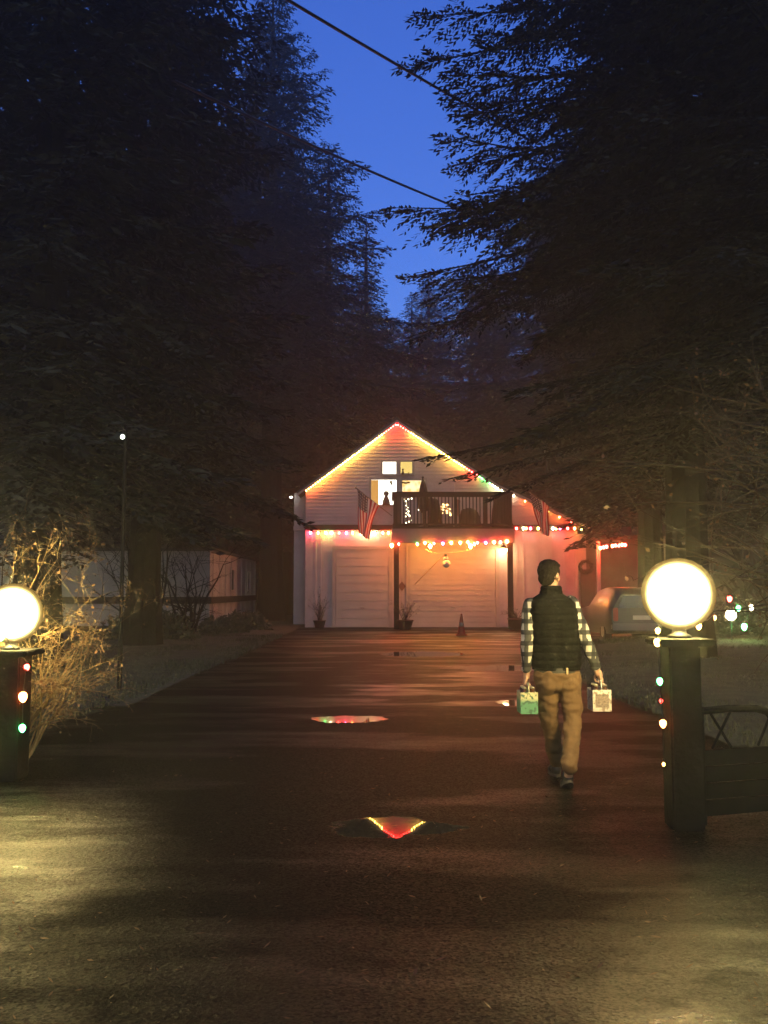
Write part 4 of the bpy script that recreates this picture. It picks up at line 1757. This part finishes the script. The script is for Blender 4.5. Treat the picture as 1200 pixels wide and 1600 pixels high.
for k in range(26):
    a = 2 * PI * k / 25
    ringp.append(wc + Vector((.24 * math.cos(a), 0, .24 * math.sin(a))))
m.tube(ringp, .055, 6, cap=False)
for k in range(260):
    a = rr.uniform(0, 2 * PI)
    p = wc + Vector(((.24 + rr.uniform(-.06, .06)) * math.cos(a), rr.uniform(-.06, .02), (.24 + rr.uniform(-.06, .06)) * math.sin(a)))
    d1 = Vector((rr.uniform(-1, 1), rr.uniform(-1, .3), rr.uniform(-1, 1))).normalized() * .09
    d2 = d1.cross(Vector((0, 1, .2))).normalized() * .02
    m.add([p, p + d1 * .5 + d2, p + d1, p + d1 * .5 - d2], [(0, 1, 2, 3)])
tag(m.build('wreath', pmat('wreath_green', (.04, .045, .025), .8), None, loc=wc), 'round dark wreath hanging on the brown door of the side porch', 'wreath')

# ------------------------------------------------------------------ the parked car seen from behind
CX, CY = at_px(1000, 26), 26.0
car = thing('parked_car', (CX, CY + 2.2, 0), 'pale car parked on the lawn, its rear half hidden by the right lamp glare', 'car')
M_CAR = pmat('car_paint', (.08, .075, .07), .3, spec=.6, noise=.05, nscale=2)
M_GLASS = pmat('car_glass', (.015, .015, .017), .06, spec=.7)
M_RUB = pmat('rubber', (.015, .015, .015), .8)
sec = []      # cross sections along y: (y, half width bottom, half width belt, half width roof, z bottom, z belt, z roof)
for (y_, wb, wm, wr, zb2, zm, zr2) in [(0, .80, .84, .60, .34, .92, 1.38), (.12, .86, .90, .64, .28, .98, 1.48), (.5, .88, .93, .66, .24, 1.0, 1.56), (1.6, .88, .94, .67, .22, 1.0, 1.58),
                                       (2.5, .88, .94, .64, .22, .99, 1.50), (3.1, .88, .93, .78, .22, .96, 1.06), (4.1, .86, .90, .74, .24, .88, .93), (4.5, .74, .78, .6, .34, .68, .74)]:
    ring = [(-wb, zb2), (-wm, zb2 + .25), (-wm, zm), (-wr, zr2 - .06), (-wr + .1, zr2), (wr - .1, zr2), (wr, zr2 - .06), (wm, zm), (wm, zb2 + .25), (wb, zb2)]
    sec.append([(CX + a, CY + y_, b) for a, b in ring])
m = MB()
n = len(sec[0])
vs = [p for s_ in sec for p in s_]
fs = []
for i in range(len(sec) - 1):
    for k in range(n):
        fs.append((i * n + k, i * n + (k + 1) % n, (i + 1) * n + (k + 1) % n, (i + 1) * n + k))
fs.append(tuple(range(n)))
fs.append(tuple(range(len(vs) - 1, len(vs) - 1 - n, -1)))
m.add(vs, fs)
m.build('body', M_CAR, car, True).data.set_sharp_from_angle(angle=R(35))
MB().add([(CX - .66, CY - .012 + .02, 1.0), (CX + .66, CY + .008, 1.0), (CX + .52, CY + .0, 1.34), (CX - .52, CY + .0, 1.34)], [(0, 1, 2, 3)]).add(
    [(CX - .66, CY - .02, 1.0), (CX + .66, CY - .02, 1.0), (CX + .52, CY - .02, 1.34), (CX - .52, CY - .02, 1.34)], [(0, 1, 2, 3)]).build('rear_window', M_GLASS, car)
MB().bbox(CX - .86, CX + .86, CY - .10, CY + .1, .36, .56, .04).build('bumper', pmat('bumper', (.2, .19, .18), .5), car)
MB().box(CX - .25, CX + .25, CY - .03, CY - .005, .66, .78).build('number_plate', pmat('plate', (.5, .5, .48), .5), car)
for s_ in (-1, 1):
    xx = CX + s_ * .74
    MB().bbox(xx - .07, xx + .07, CY - .035, CY + .03, .62, 1.0, .02).build('tail_light', pmat('tail_red', (.45, .05, .02), .3), car)
    for yy in (.85, 3.6):
        wx = CX + s_ * .82
        w1 = MB()
        w1.tube([(wx - .1, CY + yy, .32), (wx + .1, CY + yy, .32)], .32, 18)
        wh = w1.build('wheel', M_RUB, car)
        MB().tube([(wx - .104, CY + yy, .32), (wx + .104, CY + yy, .32)], .19, 14).build('rim', pmat('rim', (.4, .4, .4), .3, 1.0), wh)


# ------------------------------------------------------------------ fallen leaves and grass tufts at the left verge
lf = MB()
rr = random.Random(21)
for i in range(500):
    px, py = rr.uniform(60, 330), rr.uniform(1080, 1160)
    p = G(px, py)
    if edge_dist(p.x, p.y) < -.25:
        continue
    a = rr.uniform(0, 2 * PI)
    d1 = Vector((math.cos(a), math.sin(a), rr.uniform(-.1, .3))) * rr.uniform(.025, .06)
    d2 = Vector((-math.sin(a), math.cos(a), rr.uniform(-.1, .3))) * .02
    p.z = rr.uniform(.04, .13)
    lf.add([p - d1, p - d2, p + d1, p + d2], [(0, 1, 2, 3)])
tag(lf.build('fallen_leaves', M_DRYLEAF), 'scattered fallen leaves on the left verge near the gate post', 'leaves', kind='stuff')
lf = MB()
for i in range(900):
    y_ = 2.4 + 9 * rr.random() ** 1.5
    p = Vector((rr.uniform(-.55, .55) * y_ * .9, y_, rr.uniform(.004, .012)))
    a = rr.uniform(0, 2 * PI)
    s_ = rr.uniform(.005, .016)
    d1 = Vector((math.cos(a), math.sin(a), rr.uniform(-.1, .5))) * s_ * rr.uniform(1, 2)
    d2 = Vector((-math.sin(a), math.cos(a), rr.uniform(-.1, .5))) * s_ * .45
    lf.add([p - d1, p - d2, p + d1, p + d2], [(0, 1, 2, 3)])
tag(lf.build('needle_litter', M_DRYLEAF), 'small needles and leaf bits scattered over the wet driveway', 'litter', kind='stuff')


# ------------------------------------------------------------------ the person, walking away with a carton in each hand
PY_ = 7.2


def pp(px, py, dy=0.0):
    return P(px, py, PY_ + dy)


M_SKIN = pmat('skin', (.42, .24, .16), .5, noise=.08, nscale=9)
M_HAIR = pmat('hair', (.010, .007, .005), .7, spec=.12, noise=.4, nscale=60, bump=.6, bscale=120)
M_VEST = pmat('vest_fabric', (.0045, .0044, .004), .8, spec=.07, noise=.2, nscale=14, bump=.25, bscale=70)
M_PANTS = pmat('tan_cotton', (.12, .064, .024), .85, noise=.14, nscale=16, bump=.35, bscale=240)
M_SHOE = pmat('shoe_leather', (.02, .016, .013), .5)


def plaid_mat():
    m = bpy.data.materials.new('plaid_shirt')
    m.use_nodes = True
    t = m.node_tree
    b = t.nodes['Principled BSDF']
    b.inputs['Roughness'].default_value = .8
    N, L = t.nodes.new, t.links.new
    uv = N('ShaderNodeTexCoord')
    sp = N('ShaderNodeSeparateXYZ')
    L(uv.outputs['Object'], sp.inputs[0])

    def mt(op, a, b_=None, c=None):
        x = N('ShaderNodeMath')
        x.operation = op
        for i, q in enumerate((a, b_, c)):
            if q is None:
                continue
            if isinstance(q, (int, float)):
                x.inputs[i].default_value = q
            else:
                L(q, x.inputs[i])
        return x.outputs[0]
    st = []
    for ax, per in ((0, .075), (1, .075), (2, .085)):
        s_ = mt('FRACT', mt('DIVIDE', sp.outputs[ax], per))
        st.append(mt('MULTIPLY', mt('GREATER_THAN', s_, .58), .5))
    tot = mt('ADD', st[2], mt('MAXIMUM', st[0], st[1]))
    cr = N('ShaderNodeValToRGB')
    cr.color_ramp.interpolation = 'CONSTANT'
    cr.color_ramp.elements[0].color = (.42, .39, .35, 1)
    cr.color_ramp.elements[1].position = .4
    cr.color_ramp.elements[1].color = (.04, .038, .038, 1)
    e = cr.color_ramp.elements.new(.9)
    e.color = (.008, .008, .01, 1)
    L(tot, cr.inputs[0])
    L(cr.outputs[0], b.inputs['Base Color'])
    return m


M_PLAID = plaid_mat()


def organic(name, shapes, mat, parent, voxel=.007, smooth=3, deform=None, org=None):
    """one continuous surface grown round tapered limbs and rounded masses"""
    mb = MB()
    for s_ in shapes:
        if s_[0] == 'c':                       # chain of (point, radius)
            ch = s_[1]
            for (a, ra), (b, rb_) in zip(ch[:-1], ch[1:]):
                a, b = Vector(a), Vector(b)
                mb.ball(a, ra, 12, 8)
                mb.ball(b, rb_, 12, 8)
                k = max(2, int((b - a).length / (min(ra, rb_) * .8)) + 1)
                mb.tube([a.lerp(b, i / k) for i in range(k + 1)], [ra + (rb_ - ra) * i / k for i in range(k + 1)], 14)
        elif s_[0] == 'e':                     # ellipsoid: centre, radii, rotation
            c, r_ = Vector(s_[1]), s_[2]
            b0 = len(mb.v)
            mb.ball((0, 0, 0), r_, 18, 12)
            M = s_[3] if len(s_) > 3 else Matrix.Identity(3)
            for i in range(b0, len(mb.v)):
                mb.v[i] = tuple(c + M @ Vector(mb.v[i]))
    me0 = mb.mesh('tmp')
    bm = bmesh.new()
    bm.from_mesh(me0)
    bmesh.ops.recalc_face_normals(bm, faces=bm.faces[:])
    bm.to_mesh(me0)
    bm.free()
    o0 = bpy.data.objects.new('tmp', me0)
    COL.objects.link(o0)
    rm = o0.modifiers.new('r', 'REMESH')
    rm.mode = 'VOXEL'
    rm.voxel_size = voxel
    sm = o0.modifiers.new('s', 'SMOOTH')
    sm.factor = .5
    sm.iterations = smooth
    dg = bpy.context.evaluated_depsgraph_get()
    dg.update()
    me = bpy.data.meshes.new_from_object(o0.evaluated_get(dg))
    bpy.data.objects.remove(o0)
    me.name = name
    n = len(me.vertices)
    co = np.empty(n * 3, dtype=np.float32)
    me.vertices.foreach_get('co', co)
    co = co.reshape(-1, 3)
    if deform is not None:
        no = np.empty(n * 3, dtype=np.float32)
        me.vertices.foreach_get('normal', no)
        co = deform(co, no.reshape(-1, 3))
    co = co - np.array(wl(parent), dtype=np.float32)
    me.vertices.foreach_set('co', co.astype(np.float32).ravel())
    me.update()
    me.materials.clear()
    me.materials.append(mat)
    return finish(name, me, None, parent, True)


px0 = at_px(866, PY_)
person = thing('person', (px0, PY_, 0), 'person walking away in dark quilted vest, plaid shirt and tan trousers', 'person')

# joints
neck = pp(861, 930)
headc = pp(858.5, 899, .02)
shL, shR = pp(829, 947), pp(893, 944)
elL, elR = pp(823, 1003, -.03), pp(914, 1000, -.03)
wrL, wrR = pp(823, 1047, .03), pp(932, 1044, .03)
haL, haR = pp(823.5, 1061, .05), pp(935.5, 1057, .05)
hipL, hipR = pp(853, 1056), pp(889, 1056)
knL, knR = pp(859, 1128, .10), pp(895, 1126, -.02)
anL, anR = pp(869, 1202, .30), pp(889, 1190, -.22)
anL.z, anR.z = .10, .15
HR = Matrix.Rotation(R(-38), 3, 'Z') @ Matrix.Rotation(R(-6), 3, 'X')


def hd(x, y, z):
    return headc + HR @ Vector((x, y, z))


def hand(wr, ha, s_):
    """a hand closed round a handle that runs front to back; s_=+1 for the right hand"""
    out = [('c', [(wr, .027), (wr.lerp(ha, .5) + Vector((0, 0, -.005)), .027)]),
           ('e', ha + Vector((s_ * .010, 0, .012)), (.020, .043, .042))]
    for k, (yy, ln) in enumerate([(-.033, .92), (-.011, 1.05), (.011, 1.08), (.032, 1.0)]):
        y0 = ha + Vector((0, yy, 0))
        out.append(('c', [(y0 + Vector((s_ * .018, 0, -.012)), .0105), (y0 + Vector((s_ * .021, yy * .06, -.040 * ln)), .0098),
                          (y0 + Vector((s_ * .002, yy * .08, -.057 * ln)), .0090), (y0 + Vector((-s_ * .017, yy * .05, -.040 * ln)), .0082)]))
    out.append(('c', [(ha + Vector((0, .030, .022)), .0135), (ha + Vector((-s_ * .020, .050, -.004)), .0115), (ha + Vector((-s_ * .022, .040, -.028)), .0095)]))
    return out


body = [('c', [(pp(865, 1040), .105), (pp(865, 1000), .10), (pp(862, 970), .105), (pp(862, 958), .09)]),
        ('c', [(shL, .050), (pp(861, 952), .07), (shR, .050)]),
        ('c', [(pp(861, 950), .055), (neck, .056), (headc + Vector((.0, .0, -.06)), .056)]),
        ('c', [(shL, .052), (elL, .040)]), ('c', [(elL, .040), (wrL, .027)]),
        ('c', [(shR, .052), (elR, .040)]), ('c', [(elR, .040), (wrR, .027)]),
        ('c', [(hipL, .085), (knL, .055)]), ('c', [(knL, .053), (knL.lerp(anL, .3), .055), (anL, .036)]),
        ('c', [(hipR, .085), (knR, .055)]), ('c', [(knR, .053), (knR.lerp(anR, .3), .055), (anR, .036)]),
        ('c', [(anL, .036), (anL + Vector((0, .02, -.05)), .034), (anL + Vector((.0, .14, -.06)), .028)]),
        ('c', [(anR, .036), (anR + Vector((0, .03, -.05)), .034), (anR + Vector((.01, .12, -.10)), .028)]),
        # head: skull, face mass, jaw, brow, nose, lips, ears, cheeks
        ('e', hd(0, -.012, .022), (.076, .096, .090), HR), ('e', hd(0, .030, -.025), (.062, .062, .082), HR), ('e', hd(0, .050, -.088), (.034, .034, .026), HR),
        ('e', hd(0, .074, .018), (.050, .020, .016), HR), ('c', [(hd(0, .088, .010), .009), (hd(0, .104, -.020), .012)]),
        ('e', hd(0, .090, -.052), (.024, .010, .010), HR), ('e', hd(.034, .072, -.022), (.020, .016, .018), HR), ('e', hd(-.034, .072, -.022), (.020, .016, .018), HR),
        ('e', hd(.079, -.008, -.014), (.009, .018, .032), HR @ Matrix.Rotation(R(20), 3, 'X')), ('e', hd(-.079, -.008, -.014), (.009, .018, .032), HR @ Matrix.Rotation(R(20), 3, 'X')),
        ('e', hd(.084, -.014, -.008), (.006, .010, .026), HR), ('e', hd(-.084, -.014, -.008), (.006, .010, .026), HR)]
body += hand(wrL, haL, -1) + hand(wrR, haR, 1)
bd = organic('body', body, M_SKIN, person, voxel=.0055, smooth=2)
M_EYE = pmat('eye_white', (.6, .58, .55), .2)
for s_ in (-1, 1):
    e = MB().ball(hd(s_ * .030, .083, .002), .0125, 10, 8).build('eye', M_EYE, person, True)
    MB().ball(hd(s_ * .030, .0915, .002), .0058, 8, 6).build('iris', M_BLACK, e, True)


def hair_def(co, no):
    k = np.array([mnoise.noise(Vector(c) * 60) for c in co])
    return co + no * (k * .006)[:, None]


# short hair: covers the back and top, cropped above the nape and round the ears
organic('hair', [('e', hd(0, -.020, .036), (.084, .100, .092), HR), ('e', hd(0, -.050, -.026), (.066, .062, .066), HR), ('e', hd(.03, .055, .085), (.03, .035, .02), HR), ('e', hd(0, .035, .080), (.062, .062, .036), HR),
                 ('e', hd(.0, .03, .098), (.050, .055, .028), HR), ('e', hd(.070, .012, .022), (.013, .018, .034), HR), ('e', hd(-.070, .012, .022), (.013, .018, .034), HR)],
        M_HAIR, person, voxel=.006, smooth=2, deform=hair_def)


def folds(amp, freq, zs=1.0):
    def f(co, no):
        k = np.array([mnoise.noise(Vector((c[0] * freq, c[1] * freq, c[2] * freq * zs))) + .5 * mnoise.noise(Vector((c[0] * freq * 2.3, c[1] * freq * 2.3, c[2] * freq * 2.3 * zs + 5))) for c in co])
        return co + no * (k * amp)[:, None]
    return f


# plaid shirt sleeves with cuffs, and the shirt hem under the vest
shirt = []
for sh, el_, wr, s_ in ((shL, elL, wrL, -1), (shR, elR, wrR, 1)):
    shirt.append(('c', [(sh, .066), (sh.lerp(el_, .5), .059), (el_, .053), (el_.lerp(wr, .5), .047), (el_.lerp(wr, .86), .040)]))
    shirt.append(('c', [(el_.lerp(wr, .84), .041), (el_.lerp(wr, .93), .041)]))
shirt.append(('c', [(shL, .058), (pp(861, 956), .075), (shR, .058)]))
organic('shirt', shirt, M_PLAID, person, voxel=.008, smooth=3, deform=folds(.010, 14, .8))


# quilted vest: lofted shell with horizontal channels
def vest():
    rows = []
    tz = pp(862, 921).z
    spec = [  # py, centre px, half width, half depth
        (1046, 868.5, .172, .120), (1042, 868.5, .180, .128), (1030, 868, .184, .132), (1010, 867.5, .184, .130), (990, 866.5, .186, .132), (970, 865, .192, .136), (957, 863.5, .197, .136),
        (947, 862.5, .190, .128), (940, 862, .176, .116), (935, 861.5, .150, .104), (931, 861.5, .112, .092), (927, 861.5, .084, .082), (922, 861.5, .077, .074), (916, 861.5, .075, .073), (915, 861.5, .066, .064)]
    out = []
    zs = [pp(862, s_[0]).z for s_ in spec]
    Z = np.linspace(zs[0], zs[-1], 120)
    zz = np.array(zs)
    cxs = np.interp(Z, zz, [pp(s_[1], 960).x for s_ in spec])
    hw = np.interp(Z, zz, [s_[2] for s_ in spec])
    hdp = np.interp(Z, zz, [s_[3] for s_ in spec])
    n = 72
    vs, fs = [], []
    ztop = pp(862, 934).z
    for j, z_ in enumerate(Z):
        quilt = .0085 * abs(math.sin(PI * (z_ - .9) / .058)) ** .6 if z_ < ztop else .004 * abs(math.sin(PI * (z_ - .9) / .03))
        for i in range(n):
            t = 2 * PI * i / n
            c, s_ = math.cos(t), math.sin(t)
            e = 2 / 2.5
            x = abs(c) ** e * (1 if c > 0 else -1)
            y = abs(s_) ** e * (1 if s_ > 0 else -1)
            q = quilt + .006 * mnoise.noise(Vector((x * 5, y * 5, z_ * 13))) + .008 * mnoise.noise(Vector((x * 2, y * 2 + 4, z_ * 5)))
            spine = -.012 * math.exp(-(x / .14) ** 2) if y < 0 else 0
            slope = 0
            if z_ > pp(862, 958).z and z_ < ztop:          # shoulders slope away from the neck
                slope = -.0
            vs.append((cxs[j] + x * (hw[j] + q), PY_ + .005 + y * (hdp[j] + q + spine), z_ + slope))
    for j in range(len(Z) - 1):
        for i in range(n):
            fs.append((j * n + i, j * n + (i + 1) % n, (j + 1) * n + (i + 1) % n, (j + 1) * n + i))
    fs.append(tuple(range(n)))
    MB().add(vs, fs).build('vest', M_VEST, person, True)


vest()
# trousers with belt and back pockets
tr = [('c', [(hipL, .098), (hipL.lerp(knL, .5), .088), (knL, .072), (knL.lerp(anL, .35), .068), (knL.lerp(anL, .75), .062), (anL + Vector((0, -.01, .03)), .064)]),
      ('c', [(hipR, .098), (hipR.lerp(knR, .5), .088), (knR, .072), (knR.lerp(anR, .35), .068), (knR.lerp(anR, .75), .062), (anR + Vector((0, -.01, .03)), .064)]),
      ('e', pp(870, 1054, .0), (.172, .122, .105)), ('e', pp(857, 1066, -.035), (.078, .080, .095)), ('e', pp(886, 1066, -.035), (.078, .080, .095)), ('e', pp(871, 1066, -.05), (.07, .06, .08))]
pants = organic('trousers', tr, M_PANTS, person, voxel=.008, smooth=3, deform=folds(.013, 9, 1.6))
bz_ = pp(870, 1043).z
vs, fs = [], []
m = MB()
ring = []
for i in range(40):
    t = 2 * PI * i / 40
    ring.append((pp(869.5, 1043).x + .176 * math.cos(t), PY_ + .126 * math.sin(t)))
vs = [(x, y, bz_ - .034) for x, y in ring] + [(x, y, bz_ + .004) for x, y in ring]
m.add(vs, [(i, (i + 1) % 40, 40 + (i + 1) % 40, 40 + i) for i in range(40)])
m.build('belt', M_SHOE, person, True)
m = MB()
bxx = pp(881, 1043).x
m.bbox(bxx - .007, bxx + .007, PY_ - .140, PY_ - .128, bz_ - .04, bz_ + .008, .002)
m.build('belt_loop', pmat('loop_tan', (.5, .36, .2), .7), person)
for s_, a in ((-1, anL), (1, anR)):
    tilt = 0 if s_ < 0 else R(-28)
    M = Matrix.Rotation(tilt, 3, 'X')
    base = Vector((a.x, a.y, 0)) if s_ < 0 else Vector((a.x, a.y + .02, .035))
    sh_ = [('e', base + M @ Vector((0, .0, .055)), (.042, .052, .052)), ('e', base + M @ Vector((0, .10, .042)), (.046, .085, .038)), ('e', base + M @ Vector((0, .04, .075)), (.042, .06, .05)),
           ('e', base + M @ Vector((0, .16, .034)), (.044, .05, .028))]
    so = organic('shoe', sh_, M_SHOE, person, voxel=.007, smooth=2)
    m = MB()
    n = 24
    pts = []
    for i in range(n):
        t = 2 * PI * i / n
        pts.append(base + M @ Vector((.047 * math.cos(t), .085 + .135 * math.sin(t), .004)))
    up = M @ Vector((0, 0, .018))
    m.prism(pts, up)
    m.build('sole', pmat('sole_rubber', (.06, .05, .04), .8), so)


# ------------------------------------------------------------------ the two cartons of bottles
def carton_mat(name, top, low, dark):
    m = bpy.data.materials.new(name)
    m.use_nodes = True
    t = m.node_tree
    b = t.nodes['Principled BSDF']
    b.inputs['Roughness'].default_value = .45
    N, L = t.nodes.new, t.links.new
    tc = N('ShaderNodeTexCoord')
    sp = N('ShaderNodeSeparateXYZ')
    L(tc.outputs['Object'], sp.inputs[0])
    n = N('ShaderNodeTexNoise')
    n.inputs['Scale'].default_value = 38
    n.inputs['Detail'].default_value = 4
    L(tc.outputs['Object'], n.inputs[0])
    gr = N('ShaderNodeMapRange')
    gr.inputs[1].default_value = .085
    gr.inputs[2].default_value = .125
    L(sp.outputs[2], gr.inputs[0])
    mx = N('ShaderNodeMix')
    mx.data_type = 'RGBA'
    mx.inputs[6].default_value = (*low, 1)
    mx.inputs[7].default_value = (*top, 1)
    L(gr.outputs[0], mx.inputs[0])
    m2 = N('ShaderNodeMix')
    m2.data_type = 'RGBA'
    m2.inputs[7].default_value = (*dark, 1)
    cr = N('ShaderNodeMapRange')
    cr.inputs[1].default_value = .50
    cr.inputs[2].default_value = .60
    L(n.outputs[0], cr.inputs[0])
    L(cr.outputs[0], m2.inputs[0])
    L(mx.outputs[2], m2.inputs[6])
    L(m2.outputs[2], b.inputs['Base Color'])
    return m


M_BOTTLE = pmat('amber_glass', (.08, .035, .01), .08, spec=.8)
M_CAPM = pmat('bottle_cap', (.6, .55, .4), .3, .8)


def carton(name, ha, mat, label, w_, d_, h_, lab_b, panel=None):
    bar = ha.z - .034
    zb = bar - .060 - h_
    cx, cy_ = ha.x, ha.y
    root = thing(name, (cx, cy_, zb), label, 'bottle carton')
    m = MB()
    t = .004
    x0, x1, y0, y1 = cx - w_ / 2, cx + w_ / 2, cy_ - d_ / 2, cy_ + d_ / 2
    m.box(x0, x1, y0, y0 + t, zb, zb + h_)
    m.box(x0, x1, y1 - t, y1, zb, zb + h_)
    m.box(x0, x0 + t, y0 + t + .0002, y1 - t - .0002, zb, zb + h_ * .96)
    m.box(x1 - t, x1, y0 + t + .0002, y1 - t - .0002, zb, zb + h_ * .96)
    m.box(x0 + t, x1 - t, y0 + t, y1 - t, zb + .001, zb + .006)
    m.build('box', mat, root)
    m = MB()                              # centre divider rising to the handle
    for sy_ in (-1, 1):
        m.prism([(cx - .003, cy_ + sy_ * d_ * .49, zb + .01), (cx - .003, cy_ + sy_ * d_ * .49, zb + h_), (cx - .003, cy_ + sy_ * .075, bar + .012), (cx - .003, cy_ + sy_ * .050, bar + .012), (cx - .003, cy_ + sy_ * .050, zb + .01)], (.006, 0, 0))
    m.box(cx - .003, cx + .003, cy_ - .05, cy_ + .05, zb + .01, bar - .04)
    m.tube([(cx, cy_ - .05, bar), (cx, cy_ + .05, bar)], .0085, 8)
    m.build('handle', mat, root)
    if panel:
        MB().box(x0 + .02, x1 - .02, y0 - .0015, y0 - .0003, zb + .03, zb + h_ * .8).build('printed_panel', panel, root)
    k = 0
    for iy in (-1, 0, 1):
        for ix in (-1, 1):
            bx_, by_ = cx + ix * w_ * .24, cy_ + iy * d_ * .31
            bt = thing('bottle', (bx_, by_, zb + .007), lab_b, 'bottle', 'bottles in the ' + ('left' if ha is haL else 'right') + ' carton')
            MB().lathe([(.026, 0), (.029, .01), (.029, h_ * .62), (.014, h_ * .86), (.0125, h_ * 1.10)], (bx_, by_, zb + .008), 12).build('glass', M_BOTTLE, bt, True)
            MB().lathe([(.0145, 0), (.0145, .010), (.012, .014)], (bx_, by_, zb + .0085 + h_ * 1.10), 12).build('cap', M_CAPM, bt, True)


carton('bottle_carton', haL, carton_mat('carton_green', (.55, .50, .28), (.10, .26, .14), (.05, .12, .07)), 'green and cream cardboard bottle carton in the left hand of the person',
       .135, .20, .165, 'bottle with metal cap standing in the green and cream carton')
carton('bottle_carton', haR, carton_mat('carton_white', (.62, .58, .50), (.50, .46, .40), (.22, .16, .12)), 'whitish cardboard bottle carton in the right hand of the person, under the lit sleeve',
       .145, .20, .165, 'bottle with metal cap standing in the whitish carton', panel=pmat('carton_print', (.20, .15, .12), .5, noise=.6, nscale=60))

# ------------------------------------------------------------------ haze added to lift the blacks and imitate lens bloom
hb = MB().box(-75, 75, -12, 82, -1.0, 42).build('haze', M_BLACK)
hm = bpy.data.materials.new('haze_air')
hm.use_nodes = True
t = hm.node_tree
t.nodes.remove(t.nodes['Principled BSDF'])
pv = t.nodes.new('ShaderNodeVolumePrincipled')
pv.inputs['Color'].default_value = (.88, .90, .86, 1)
pv.inputs['Density'].default_value = HAZE_DENSITY
pv.inputs['Anisotropy'].default_value = .65
t.links.new(pv.outputs[0], t.nodes['Material Output'].inputs['Volume'])
hb.data.materials.clear()
hb.data.materials.append(hm)
hb['kind'] = 'stuff'
hb['label'] = 'thin added haze lifting the darks and glowing round the lamps'
